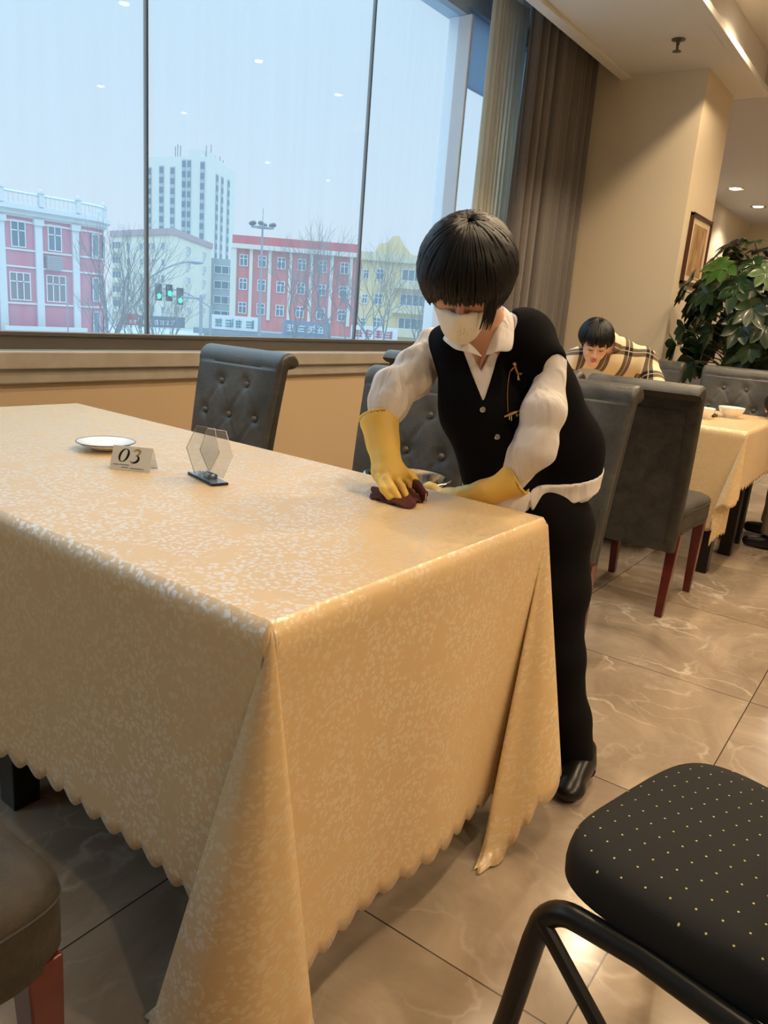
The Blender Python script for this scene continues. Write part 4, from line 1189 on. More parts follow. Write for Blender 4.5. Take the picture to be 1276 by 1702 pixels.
# ================================================================== STACKING CHAIR (dotted seat)
def make_dots():
    m, n, l, b = nodes_of('black_dotted_fabric')
    t = N(n, 'ShaderNodeTexCoord'); mp = N(n, 'ShaderNodeMapping'); l.new(t.outputs['Object'], mp.inputs[0])
    mp.inputs['Rotation'].default_value = (0, 0, R(12)); mp.inputs['Scale'].default_value = (35, 35, 0)
    # staggered rows
    sep = N(n, 'ShaderNodeSeparateXYZ'); l.new(mp.outputs[0], sep.inputs[0])
    fy = N(n, 'ShaderNodeMath', operation='FLOOR'); l.new(sep.outputs[1], fy.inputs[0])
    h_ = N(n, 'ShaderNodeMath', operation='MULTIPLY', i_1=.5); l.new(fy.outputs[0], h_.inputs[0])
    ax = N(n, 'ShaderNodeMath', operation='ADD'); l.new(sep.outputs[0], ax.inputs[0]); l.new(h_.outputs[0], ax.inputs[1])
    outs = []
    for o_ in (ax.outputs[0], sep.outputs[1]):
        fr = N(n, 'ShaderNodeMath', operation='FRACT'); l.new(o_, fr.inputs[0])
        s_ = N(n, 'ShaderNodeMath', operation='SUBTRACT', i_1=.5); l.new(fr.outputs[0], s_.inputs[0])
        p_ = N(n, 'ShaderNodeMath', operation='MULTIPLY'); l.new(s_.outputs[0], p_.inputs[0]); l.new(s_.outputs[0], p_.inputs[1]); outs.append(p_)
    sm = N(n, 'ShaderNodeMath', operation='ADD'); l.new(outs[0].outputs[0], sm.inputs[0]); l.new(outs[1].outputs[0], sm.inputs[1])
    lt0 = N(n, 'ShaderNodeMath', operation='LESS_THAN', i_1=.0026); l.new(sm.outputs[0], lt0.inputs[0])
    sn = N(n, 'ShaderNodeSeparateXYZ'); l.new(t.outputs['Normal'], sn.inputs[0])
    gz = N(n, 'ShaderNodeMath', operation='GREATER_THAN', i_1=.45); l.new(sn.outputs[2], gz.inputs[0])
    lt = N(n, 'ShaderNodeMath', operation='MULTIPLY'); l.new(lt0.outputs[0], lt.inputs[0]); l.new(gz.outputs[0], lt.inputs[1])
    mc = N(n, 'ShaderNodeMixRGB'); mc.inputs[1].default_value = srgb(24, 24, 24) + (1,); mc.inputs[2].default_value = srgb(214, 200, 130) + (1,)
    l.new(lt.outputs[0], mc.inputs[0]); l.new(mc.outputs[0], b.inputs['Base Color']); b.inputs['Roughness'].default_value = .85
    n2 = N(n, 'ShaderNodeTexNoise', i_Scale=500, i_Detail=3); l.new(t.outputs['Object'], n2.inputs[0])
    bp = N(n, 'ShaderNodeBump', i_Strength=.3, i_Distance=.002); l.new(n2.outputs[0], bp.inputs['Height']); l.new(bp.outputs[0], b.inputs['Normal'])
    return m
m_dots = make_dots()
sc_ch = empty('stacking_chair', (1.081, .047, 0), R(-14), 'black steel stacking chair with a gold-dotted black seat, lower right corner', 'chair')
# local +y is the front; seat outline is a rounded trapezoid
def seat_pt(a, k=1.0):
    ca, sa = math.cos(a), math.sin(a); e_ = .48
    x = math.copysign(abs(ca) ** e_, ca); y = math.copysign(abs(sa) ** e_, sa)
    wx = .205 if y > 0 else .205
    wx = .205 + .02 * y
    return (x * wx * k, y * .225 * k + .01)
NU_ = 64; prof = [(.95, .424), (1.0, .430), (1.005, .448), (1.0, .462), (.985, .478), (.94, .490), (.8, .499), (.5, .505), (.2, .507)]
v = []
for k, z in prof:
    for i in range(NU_):
        x, y = seat_pt(2 * math.pi * i / NU_, k); v.append((x, y, z))
f = []
for j in range(len(prof) - 1):
    for i in range(NU_): f.append((j * NU_ + i, j * NU_ + (i + 1) % NU_, (j + 1) * NU_ + (i + 1) % NU_, (j + 1) * NU_ + i))
f.append(tuple(range(NU_ - 1, -1, -1))); f.append(tuple((len(prof) - 1) * NU_ + i for i in range(NU_)))
MB().add(v, f).build('seat', m_dots, sc_ch, smooth=True, ang=50)
for s in (-1, 1):
    pts = [(s * .262, .25, 0), (s * .246, .222, .20), (s * .236, .206, .34)]
    for k in range(0, 9):
        a = R(90 * k / 8); pts.append((s * (.234 - .012 * k / 8), .202 - .05 * (1 - math.cos(a)), .36 + .05 * math.sin(a)))
    pts += [(s * .211, .06, .416), (s * .207, -.12, .418), (s * .208, -.19, .43), (s * .21, -.235, .48), (s * .205, -.27, .70), (s * .20, -.30, .86)]
    MB().tube(pts, .0175, 14).build('side_frame', m_black_metal, sc_ch, smooth=True)
    MB().tube([(s * .238, .200, .385), (s * .23, -.02, .20), (s * .236, -.26, .012)], .0115, 10).build('rear_leg', m_black_metal, sc_ch, smooth=True)
MB().tube([(-.22, .10, .405), (.22, .10, .405)], .009, 8).build('crossbar', m_black_metal, sc_ch, smooth=True)
v = []; nb = 20
for i in range(nb):
    for j in range(nb):
        u, w_ = i / (nb - 1) * 2 - 1, j / (nb - 1) * 2 - 1
        r_c = 1.0
        v.append((u * .185 * math.sqrt(1 - .22 * w_ * w_), -.285 - .02 * (w_ * .5 + .5) - .02 * (1 - u * u), .74 + w_ * .14 * math.sqrt(1 - .25 * u * u)))
MB().add(v, grid_faces(nb, nb)).build('backrest', m_dots, sc_ch, smooth=True, solid=.035, ang=180)

# ================================================================== PLANT, SIDEBOARD
m_leaf = mat('leaf_green', srgb(36, 58, 30), .3, var=.35, vscale=9, coat=.2)
m_leaf2 = mat('leaf_young_green', srgb(62, 94, 40), .3, var=.25, vscale=9, coat=.2)
m_stem = mat('plant_stem', srgb(96, 88, 58), .8)
def leaflet(mb, base, d, up, L_, W_, droop):
    d = d.normalized(); side = d.cross(up).normalized(); nrm_ = side.cross(d)
    v = []; K = 7
    for k in range(K + 1):
        t = k / K; w_ = W_ * math.sin(math.pi * min(1, t ** 1.15)) ** .8 * (1 if t < 1 else 0) + .0008
        c_ = base + d * (L_ * t) - Vector((0, 0, 1)) * (droop * L_ * t * t) 
        v += [c_ - side * w_ + nrm_ * .25 * w_, c_, c_ + side * w_ + nrm_ * .25 * w_]
    f = []
    for k in range(K):
        a = k * 3
        f += [(a, a + 1, a + 4, a + 3), (a + 1, a + 2, a + 5, a + 4)]
    mb.add(v, f)
pt = empty('potted_plant', (6.3, 1.2, 0), 0, 'large leafy money tree in a pot in front of the pillar', 'plant')
MB().lathe([(.0001, 0), (.15, 0), (.19, .30), (.205, .36), (.205, .38), (.185, .38), (.18, .33), (.0001, .33)], n=32).build('pot', m_white_ceramic, pt, smooth=True, ang=40)
MB().lathe([(.0001, .345), (.181, .34)], n=24).build('soil', mat('soil', srgb(52, 38, 28), .95), pt)
mb = MB()
for k in range(4):
    mb.tube([(.035 * math.cos(k * 1.57 + z * 3.5), .035 * math.sin(k * 1.57 + z * 3.5), .33 + z) for z in np.linspace(0, .85, 14)], .02, 7)
mb.build('braided_trunk', m_stem, pt, smooth=True)
rp = random.Random(12); lfa = MB(); lfb = MB(); stm = MB()
for i in range(150):
    th_ = rp.uniform(0, 2 * math.pi); ph_ = math.acos(rp.uniform(-.75, 1)); rad = rp.uniform(.62, 1.0)
    tip = Vector((.50 * math.sin(ph_) * math.cos(th_), .56 * math.sin(ph_) * math.sin(th_), 1.32 + .62 * math.cos(ph_))) 
    tip = Vector((tip.x * rad, tip.y * rad, 1.32 + (tip.z - 1.32) * rad))
    st_ = Vector((tip.x * .12, tip.y * .12, max(.9, min(1.6, tip.z - .22))))
    mid = (st_ + tip) / 2 + Vector((0, 0, .05))
    stm.tube([st_, mid, tip], [.006, .004, .003], 5)
    out = Vector((tip.x, tip.y, (tip.z - 1.2) * .6)); out = out.normalized() if out.length > .01 else Vector((0, 0, 1))
    a1 = out.orthogonal().normalized(); a2 = out.cross(a1)
    n_l = rp.choice((5, 6, 6, 7)); ph0 = rp.uniform(0, 6.28); size = rp.uniform(.09, .15)
    tgt = lfb if (tip.z > 1.55 and rp.random() < .25) else lfa
    for k in range(n_l):
        a = ph0 + 2 * math.pi * k / n_l
        dirn = (a1 * math.cos(a) + a2 * math.sin(a)) * .9 + out * .35 - Vector((0, 0, .25))
        leaflet(tgt, tip, dirn, out, size * rp.uniform(.85, 1.1), size * .29, rp.uniform(.15, .5))
stm.build('leaf_stalks', m_stem, pt, smooth=True); pt.children[-1]['kind'] = 'stuff'
lfa.build('foliage', m_leaf, pt, smooth=True, ang=180)['kind'] = 'stuff'
lfb.build('young_foliage', m_leaf2, pt, smooth=True, ang=180)['kind'] = 'stuff'
sb = empty('sideboard', (6.75, 1.66, 0), 0, 'low white sideboard with brown top behind the plant', 'cabinet')
MB().box(-.28, .28, -.16, .16, .06, .88).build('body', mat('white_lacquer', srgb(225, 218, 205), .4), sb, bevel=.004)
MB().box(-.30, .30, -.18, .18, .88, .92).build('top', mat('brown_top', srgb(84, 50, 36), .4), sb, bevel=.004)
MB().box(-.27, .27, -.15, .15, 0, .06).build('plinth', m_dark, sb)
bt = empty('dispenser_bottle', (6.56, 1.70, .92), 0, 'white pump bottle standing on the sideboard beside the plant', 'bottle')
MB().lathe([(.0001, 0), (.032, 0), (.034, .01), (.034, .12), (.014, .15), (.012, .165), (.0001, .165)], n=20).build('body', m_white_ceramic, bt, smooth=True, ang=50)
MB().tube([(0, 0, .16), (0, 0, .20), (-.03, 0, .20)], .005, 6).build('pump', m_white_ceramic, bt, smooth=True)
for k, (x, lab) in enumerate(((6.62, 'white box lying on the sideboard, left one'), (6.86, 'white box lying on the sideboard, right one'))):
    tag(MB().box(x - .09, x + .09, 1.54, 1.64, .921, .955 + .01 * k).build('paper_box', mat('paper_white', srgb(235, 230, 220), .7), None, bevel=.002), lab, 'box', 'boxes on the sideboard')
# ================================================================== PEOPLE
m_skin = mat('skin', srgb(222, 176, 150), .5, sss=.08)
m_hair = mat('black_hair', srgb(13, 11, 13), .42, spec=.4)
m_shirt = mat('white_shirt', srgb(236, 230, 228), .75)
def add_creases(m, sc_, st, dist, stretch=(1, 1, .45)):
    n = m.node_tree.nodes; l = m.node_tree.links; b = n['Principled BSDF']
    t = N(n, 'ShaderNodeTexCoord'); mp = N(n, 'ShaderNodeMapping'); mp.inputs['Scale'].default_value = stretch; mp.inputs['Rotation'].default_value = (.5, .6, .3)
    l.new(t.outputs['Object'], mp.inputs[0])
    nz = N(n, 'ShaderNodeTexNoise', i_Scale=sc_, i_Detail=2.5, i_Distortion=1.4); l.new(mp.outputs[0], nz.inputs[0])
    bp = N(n, 'ShaderNodeBump', i_Strength=st, i_Distance=dist); l.new(nz.outputs[0], bp.inputs['Height']); l.new(bp.outputs[0], b.inputs['Normal'])
add_creases(m_shirt, 13, .55, .03)
m_vest = mat('black_knit_vest', srgb(12, 11, 16), .95, bump=.25, bscale=420, spec=.15)
m_trouser = mat('black_trousers', srgb(15, 13, 14), .9, bump=.1, bscale=300, spec=.2)
m_glove = mat('yellow_rubber', srgb(244, 204, 104), .42, spec=.5, bump=.15, bscale=60)
m_mask = mat('white_mask', srgb(240, 234, 222), .8)
m_shoe = mat('black_leather', srgb(20, 18, 18), .3)
m_goldm = mat('brooch_gold', srgb(226, 184, 110), .25, metal=1)
m_lip = mat('lips', srgb(190, 108, 100), .4)
m_eye = mat('dark_eye', srgb(40, 28, 24), .3)

def frame(F, U):
    F = V3(F); F /= np.linalg.norm(F); U = V3(U); U = U - F * (U @ F); U /= np.linalg.norm(U)
    Rt = np.cross(F, U); return Rt, F, U
def head_prims(c, F, U, s=1.0):
    Rt, F, U = frame(F, U); A = np.array([Rt, F, U]); c = V3(c)
    L = lambda x, y, z: c + (Rt * x + F * y + U * z) * s
    E = lambda p, r: f_ell(L(*p), V3(r) * s, A)
    solid = blend([E((0, -.012, .018), (.074, .094, .092)), E((0, .018, -.035), (.060, .068, .092)), E((0, .058, -.104), (.028, .028, .026)),
                   E((.036, .05, -.035), (.026, .032, .034)), E((-.036, .05, -.035), (.026, .032, .034)),
                   E((0, .074, .022), (.052, .016, .014))], .022)
    fine = blend([f_cap(L(0, .084, .002), L(0, .104, -.036), .006 * s, .0105 * s), E((.011, .092, -.040), (.008, .009, .007)), E((-.011, .092, -.040), (.008, .009, .007)),
                  E((0, .086, -.066), (.022, .010, .006)), E((0, .084, -.077), (.018, .010, .006))], .008)
    ears = blend([E((.075, -.008, -.012), (.008, .018, .030)), E((-.075, -.008, -.012), (.008, .018, .030))], .006)
    sock = [E((.031, .100, .0), (.017, .014, .009)), E((-.031, .100, .0), (.017, .014, .009))]
    lids = [E((.031, .074, -.001), (.0135, .0125, .0125)), E((-.031, .074, -.001), (.0135, .0125, .0125))]
    def f(P):
        d = smin(solid(P), fine(P), .008 * s)
        for q in sock: d = smax(d, -q(P), .008 * s)
        for q in lids: d = np.minimum(d, q(P))
        return np.minimum(d, ears(P))
    f.bb = (c - .15 * s, c + .15 * s)
    return f, L, A

def hair_locks(mb, c, F, U, rx, ry, rz, end_fn, n, seed, r0=.0075, crown=(0, -.02), hang=.0, wav=.004):
    Rt, F, U = frame(F, U); c = V3(c); r_ = random.Random(seed)
    for i in range(n):
        ph = (i + r_.random()) / n * 2 * math.pi
        th0 = r_.choice((.05, .2, .45, .7)) + r_.uniform(0, .15)
        te = end_fn(ph) + r_.uniform(-.14, .10)
        pts = []; K = 9
        sc_ = 1 + r_.uniform(-.012, .02)
        tw = r_.uniform(-.10, .10)
        for k in range(K + 1):
            t = k / K; th = th0 + (te - th0) * t
            p_ = ph + tw * t
            x = rx * math.sin(th) * math.sin(p_); y = ry * math.sin(th) * math.cos(p_) + crown[1] * (1 - t); z = rz * math.cos(th)
            if th > math.pi / 2:
                x *= 1 - .0 * (th - 1.57); 
                k2 = min(1, (th - 1.57) * 1.1); xs = rx * math.sin(p_); ys = ry * math.cos(p_)
                x = x * (1 - k2) + xs * .90 * k2; y = y * (1 - k2) + ys * .90 * k2; z = -rz * (th - 1.57) * .95
            q = c + (Rt * x + F * y + U * z) * sc_ + Rt * (wav * math.sin(6 * t + i))
            q = q + V3((0, 0, -1)) * (hang * max(0, t - .7) / .3)
            pts.append(tuple(q))
        mb.tube(pts, [r0 * (.5 + .5 * math.sin(math.pi * min(1, (.1 + k / K) * .9))) if k < K else .0008 for k in range(K + 1)], 5, flat=.55)

def fingers_union(base_list, r0, r1):
    out = []
    for ch in base_list:
        n = len(ch); out += f_chain(ch, [r0 + (r1 - r0) * i / (n - 1) for i in range(n)])
    return out
G = {'apex': [1.6359, 0.8722, 1.0055],
 'brooch': [[1.697, 0.823, 1.0895], [1.6959, 0.8266, 0.9764]],
 'btn': [[1.6554, 0.8863, 0.9793], [1.6834, 0.8535, 0.917]],
 'fR': [[(1.5329, 1.0254, 0.81), (1.5433, 1.0038, 0.793), (1.5231, 0.9745, 0.779)], [(1.4893, 1.013, 0.812), (1.4803, 0.9823, 0.797), (1.4759, 0.9653, 0.779)],
        [(1.4568, 1.0095, 0.814), (1.4411, 0.981, 0.797), (1.4453, 0.9666, 0.779)], [(1.4568, 1.0304, 0.81), (1.4349, 1.0005, 0.794), (1.4347, 0.9816, 0.779)]],
 'gl_foreL': ([(1.7159, 0.8078, 0.8214), (1.7002, 0.8592, 0.7856), (1.6845, 0.9282, 0.7487), (1.6777, 0.9721, 0.7245)], [0.0509, 0.0395, 0.0263, 0.0282]),
 'gl_foreR': ([(1.5479, 1.1082, 0.9279), (1.5321, 1.0832, 0.8832), (1.5091, 1.0515, 0.8413), (1.5014, 1.0327, 0.8157)], [0.0496, 0.0402, 0.0368, 0.0366]),
 'head': [1.5709, 0.9154, 1.2886],
 'hemcut': [1.7736, 0.7844, 0.7742],
 'shoe': [[1.8108, 0.5552, 0.03], [1.7568, 0.5626, 0.025]],
 'thR': [(1.5256, 1.0223, 0.8296), (1.5518, 1.0022, 0.8089), (1.5483, 0.98, 0.7894)],
 'w_armL': ([(1.7602, 0.7568, 1.1042), (1.7181, 0.7512, 1.0001), (1.7093, 0.7581, 0.9093), (1.7207, 0.8127, 0.8275)], [0.0289, 0.0475, 0.048, 0.0421]),
 'w_armR': ([(1.6991, 1.0705, 1.1213), (1.6543, 1.0855, 1.0533), (1.5869, 1.1043, 1.0017), (1.5506, 1.1046, 0.9282)], [0.0401, 0.0506, 0.0513, 0.0376]),
 'w_back': ([(1.8073, 0.8715, 1.1459), (1.8406, 0.8311, 1.0055), (1.9124, 0.777, 0.8768), (1.9181, 0.7722, 0.7668)], [0.085, 0.1023, 0.1054, 0.1069]),
 'w_front': ([(1.689, 0.9727, 1.1137), (1.7178, 0.9222, 0.9768), (1.7598, 0.8818, 0.8635), (1.7795, 0.864, 0.7685)], [0.0717, 0.0941, 0.0899, 0.0944]),
 'w_legL': ([(1.9032, 0.7504, 0.6732), (1.8864, 0.7155, 0.5061), (1.87, 0.6758, 0.3299), (1.8655, 0.6259, 0.169), (1.8633, 0.5809, 0.0257)], [0.094, 0.0781, 0.0589, 0.0526, 0.0512]),
 'w_legR': ([(1.9206, 0.843, 0.6921), (1.9243, 0.8223, 0.5022), (1.9337, 0.7983, 0.3227), (1.9512, 0.7681, 0.1551), (1.9628, 0.7401, 0.013)], [0.0967, 0.0815, 0.0623, 0.0564, 0.0571]),
 'w_neck': ([(1.7465, 0.8998, 1.1354), (1.642, 0.9069, 1.2171)], [0.0478, 0.0425]),
 'w_pelvis': ([(1.882, 0.7893, 0.7304), (1.8981, 0.7539, 0.6649)], [0.1032, 0.094]),
 'w_shl': ([(1.7616, 0.8505, 1.1544), (1.7502, 0.7756, 1.1138)], [0.0591, 0.0463]),
 'w_shr': ([(1.7122, 0.9537, 1.1449), (1.7089, 1.0409, 1.127)], [0.0538, 0.046])}

# ------------------------------------------------------------------ the cleaner
wm = empty('person', (1.88, .72, 0), 0, 'person in black vest, white shirt, mask and yellow gloves bending to wipe the table', 'person')
Fh = (-.70, -.32, -.64); Uh = (-.6, -.29, .75); hc = V3(G['head'])
hf, HL, HA = head_prims(hc, Fh, Uh)
def mv(p, d): return tuple(V3(p) + V3(d))
front = f_chain(*G['w_front']); back = f_chain(*G['w_back']); shl = f_chain(*G['w_shl']); shr = f_chain(*G['w_shr'])
torso = blend(front + back + shl + shr, .05)
def shrink(f, a):
    def g(P): return f(P) + a
    g.bb = f.bb; return g
nkp = [(1.755, .90, 1.125), (1.665, .908, 1.20), tuple(hc + V3((.035, .01, -.03)))]
neck = f_chain(nkp, [.046, .040, .042])
aL, rL = G['w_armL']; aR, rR = G['w_armR']
# hands: right hand on the cleaning rag, left hand gripping the basin rim
gR, grR = G['gl_foreR']; gL = [G['gl_foreL'][0][0], G['gl_foreL'][0][1], (1.694, .928, .748), (1.716, .985, .732)]; grL = [.050, .040, .027, .027]
fRs = [[(1.5125, 1.030, .822), tuple(f[0]), tuple(f[1]), tuple(f[2])] for f in G['fR']]
fRs = [[(1.520, 1.032, .822)] + fRs[0][1:], [(1.502, 1.028, .824)] + fRs[1][1:], [(1.486, 1.030, .822)] + fRs[2][1:], [(1.475, 1.040, .818)] + fRs[3][1:]]
thR = [(1.524, 1.050, .828), G['thR'][0], G['thR'][1], G['thR'][2]]
palmR = [f_ell((1.500, 1.035, .818), (.043, .040, .026), None)]
fLs = [[(1.722 + .010 * k, 1.005 + .004 * k, .732 - .004 * k), (1.740 + .008 * k, 1.048 + .003 * k, .744 - .003 * k), (1.756 + .008 * k, 1.080 + .002 * k, .740), (1.764 + .008 * k, 1.098, .716)] for k in range(-1, 3)]
thL = [(1.714, .975, .722), (1.722, 1.015, .706), (1.738, 1.050, .697)]
palmL = [f_ell((1.720, .990, .732), (.032, .040, .020), None)]
body_parts = [shrink(torso, .022)] + neck
legs = []
for key in ('w_legL', 'w_legR'):
    p_, r_ = G[key]; legs += f_chain([p_[0], p_[1], p_[2], p_[3], p_[4]], [r_[0] - .012, r_[1] - .014, r_[2] - .016, .036, .030])
pel = f_chain(*G['w_pelvis'])
feet = [f_cap((1.865, .578, .05), (1.775, .562, .035), .032, .024), f_cap((1.955, .742, .05), (1.868, .75, .035), .032, .024)]
armsb = f_chain(aL, [.016, .026, .026, .024]) + f_chain([aL[-1], gL[1], gL[2], gL[3]], [.030, .027, .022, .022]) + f_chain(aR, [.028, .030, .028, .024]) + f_chain(gR, [.03, .026, .024, .026])
hands_b = fingers_union(fRs + [thR] + fLs + [thL], .0075, .006) + [f_ell((1.500, 1.035, .818), (.036, .034, .020)), f_ell((1.720, .990, .732), (.024, .035, .015))]
bl1 = blend(body_parts + [shrink(blend(pel, .03), .014)] + legs + feet + armsb, .02); bl1_bb = blend([torso] + legs + feet + armsb, .02).bb
def body_f(P):
    d = bl1(P); hb = np.minimum.reduce([g(P) for g in hands_b]); d = smin(d, hb, .006)
    return smin(d, hf(P), .012)
body_f.bb = (np.minimum(bl1_bb[0], hc - .13), np.maximum(bl1_bb[1], hc + .13))
skin('body', body_f, .0052, m_skin, wm, 1)

# camera-independent chest frame: r to her left-front, u up along the chest
cr = V3((.585, -.807, .077)); cu = V3((.163, .210, .964)); cn = np.cross(cr, cu)      # cn points out of the chest
ap = V3(G['apex'])
def vneck(P):
    q = P - ap; x = q @ cr; v = q @ cu; n_ = q @ cn
    return np.maximum.reduce([-x - .38 * v, x - .34 * v, -n_ - .16, v - .25]) * .8
hem0 = V3(G['hemcut'])
def hem_plane(P, drop=0): return hem0[2] - drop + .25 * (P[:, 0] - hem0[0]) - P[:, 2]
def vest_f(P):
    d = torso(P)
    fold = .0028 * np.sin(34 * (P[:, 2] + .6 * P[:, 0])) * np.clip((.95 - P[:, 2]) * 5, 0, 1)
    d = d + fold
    d = smax(d, -vneck(P), .006)
    d = smax(d, -(hole_n(P)), .006)
    d = smax(d, hem_plane(P), .008)
    return d
hole_n = blend(f_chain([(1.775, .90, 1.12), (1.66, .905, 1.235)], [.050, .058]), .01)
vest_f.bb = torso.bb
# armholes: the vest stops where the sleeves leave the shoulder
ahL = f_cap((1.735, .742, 1.10), (1.700, .700, .98), .030, .036); ahR = f_cap((1.700, 1.085, 1.115), (1.64, 1.115, 1.06), .040, .05)
v0 = vest_f
def vest_g(P): return smax(smax(v0(P), -ahL(P), .006), -ahR(P), .006)
vest_g.bb = torso.bb
vest_o = skin('vest', vest_g, .0045, m_vest, wm, 1)
# shirt: body under the vest, two sleeves with soft creases, tail below the hem
slL = blend(f_chain(aL, rL), .03); slR = blend(f_chain(aR, rR), .03)
def creases(P, c, k=46, amp=.0032, ph=0):
    q = P - V3(c); return amp * np.sin(k * (q[:, 2] * .9 + q[:, 0] * .7 - q[:, 1] * .25) + 3 * np.sin(16 * q[:, 1] + ph)) + amp * .6 * np.sin(k * 1.7 * (q[:, 0] + q[:, 1]) + ph)
def sleeve_f(P):
    dl = slL(P) + creases(P, aL[2], 66, .0015) + .003 * np.exp(-((P - V3(aL[2])) ** 2).sum(1) / .004) * np.sin(120 * P[:, 2] + 40 * P[:, 0])
    dr = slR(P) + creases(P, aR[2], 70, .0036, 1)
    return np.minimum(dl, dr)
tw_ = shrink(torso, .006)
def shirt_f(P):
    d = tw_(P) + .0
    q = P - ap; n_ = q @ cn
    d = smax(d, hem_plane(P, .045), .004)
    flare = P[:, 2] < .80
    tail = torso(P) - .004
    tail = np.maximum(np.maximum(tail, hem_plane(P, .040 + .010 * np.cos(16 * (P[:, 1] - .83)))), -hem_plane(P, -.02))
    notch = np.maximum(np.abs((P - hem0) @ cr + .004) - .001 - .22 * np.clip(hem_plane(P, 0), 0, 1), -((P - hem0) @ cn) - .10)
    tail = np.maximum(tail, -notch)
    d = np.minimum(np.maximum(d, -hem_plane(P, .0) * -1 if False else d), tail)
    d = smax(d, -thr(P), .005)
    return smin(d, sleeve_f(P), .012)
# open throat of the shirt
def thr(P):
    q = P - (ap + cu * .075 + cr * -.004); x = q @ cr; v = q @ cu; n_ = q @ cn
    return np.maximum.reduce([np.abs(x) - .50 * v, -n_ - .05 , v - .16]) * .8
hole2 = blend(f_chain([(1.765, .90, 1.125), (1.66, .905, 1.225)], [.046, .052]), .01)
sf0 = shirt_f
def shirt_g(P): return smax(sf0(P), -hole2(P), .006)
shirt_g.bb = (np.minimum(torso.bb[0], np.minimum(slL.bb[0], slR.bb[0])), np.maximum(torso.bb[1], np.maximum(slL.bb[1], slR.bb[1])))
shirt_o = skin('shirt', shirt_g, .0045, m_shirt, wm, 1)
# trousers
def trouser_f():
    a = blend(f_chain(*G['w_pelvis']) + f_chain(*G['w_legL']), .03); b = blend(f_chain(*G['w_pelvis']) + f_chain(*G['w_legR']), .03)
    def f(P):
        d = smin(a(P), b(P), .02) + .002 * np.sin(30 * P[:, 2] + 12 * P[:, 1])
        d = np.maximum(d, P[:, 2] - .80); return np.maximum(d, .022 - P[:, 2])
    f.bb = (np.minimum(a.bb[0], b.bb[0]), np.maximum(a.bb[1], b.bb[1])); return f
skin('trousers', trouser_f(), .006, m_trouser, wm, 1)
for a, b in (((1.865, .576, .045), (1.768, .560, .034)), ((1.955, .742, .045), (1.86, .752, .034))):
    a, b = V3(a), V3(b)
    sf = blend([f_cap(a, b, .042, .033), f_cap(a + V3((.02, .002, 0)), a + V3((.02, .002, .035)), .036, .034), f_ell(b + V3((-.012, 0, -.004)), (.045, .04, .027))], .015)
    def g(P, sf=sf): return np.maximum(sf(P), .004 - P[:, 2])
    g.bb = sf.bb; so = skin('shoe', g, .005, m_shoe, wm, 1)
    mb = MB()
# collar: two folded leaves
def leaf(pts, name, par, m, th=.003):
    n = len(pts[0]); v = []; 
    for row in pts:
        v += [tuple(p) for p in row]
    o = MB().add(v, grid_faces(len(pts), n)).build(name, m, None, smooth=True, solid=th, ang=180, sub=1)
    o.parent = par; return o
def pxp(x, y, d=0):      # point on the chest frame: x along cr, y along cu, d out of the chest, from the V apex
    return ap + cr * x + cu * y + cn * d
def collar(side):
    # roll line around the neck (top edge), outer edge with the point at the front
    top, out = [], []
    K = 12
    for k in range(K + 1):
        t = k / K
        if side > 0:   # her left (towards the right of the picture)
            tp = [(-.002, .100, .035), (.016, .150, .034), (.038, .196, .020), (.050, .228, -.01), (.040, .250, -.06)]
            ot = [(.030, .112, .048), (.060, .112, .046), (.069, .152, .030), (.071, .200, .004), (.062, .228, -.06)]
        else:
            tp = [(-.004, .098, .035), (-.026, .125, .034), (-.052, .150, .018), (-.075, .178, -.02), (-.060, .205, -.075)]
            ot = [(-.052, .112, .044), (-.070, .118, .034), (-.086, .135, .012), (-.096, .158, -.03), (-.080, .180, -.085)]
        def cat(L):
            s = t * (len(L) - 1); i = min(int(s), len(L) - 2); f_ = s - i
            p = [L[max(i - 1, 0)], L[i], L[i + 1], L[min(i + 2, len(L) - 1)]]
            return [.5 * ((2 * p[1][q]) + (-p[0][q] + p[2][q]) * f_ + (2 * p[0][q] - 5 * p[1][q] + 4 * p[2][q] - p[3][q]) * f_ ** 2 + (-p[0][q] + 3 * p[1][q] - 3 * p[2][q] + p[3][q]) * f_ ** 3) for q in range(3)]
        top.append(pxp(*cat(tp))); out.append(pxp(*cat(ot)))
    rows = []
    for k in range(K + 1):
        a, b = top[k], out[k]
        rows.append([a, a * .5 + b * .5 + cn * .012, b])
    o = leaf(rows, 'collar', shirt_o, m_shirt)
collar(1); collar(-1)
# buttons and brooch on the vest
def on_surface(f, p, dirn, off=.0):
    p = V3(p) + V3(dirn) * .12; d_ = -V3(dirn)
    for _ in range(60):
        s = float(f(p[None])[0]); p = p + d_ * max(s, -.01) * .9
        if abs(s) < .0003: break
    return p + V3(dirn) * off
def kid(o, par):
    o.parent = par; return o       # these parents already sit at the world origin
Mc = Matrix(((cr[0], cu[0], cn[0]), (cr[1], cu[1], cn[1]), (cr[2], cu[2], cn[2])))
for p in G['btn']:
    q = on_surface(torso, p, cn)
    kid(MB().lathe([(.0001, .006), (.006, .0055), (.008, .003), (.0085, 0), (.0001, -.002)], n=16, M=Mc, c=tuple(q)).build('button', m_steel, None, smooth=True), vest_o)
bp1 = on_surface(torso, G['brooch'][0], cn, .003); bp2 = on_surface(torso, G['brooch'][1], cn, .003)
br = MB(); D = lambda b, x, y, z=0: tuple(V3(b) + cr * x + cu * y + cn * (z + .003))
br.ell(D(bp1, -.004, .013), (.006, .006, .006), 10, 8); br.tube([D(bp1, .001, .021), D(bp1, .008, .017), D(bp1, .010, .011)], .0022, 6)
br.tube([D(bp1, -.003, .009), D(bp1, .001, -.004), D(bp1, .005, -.015)], [.003, .0045, .003], 8)
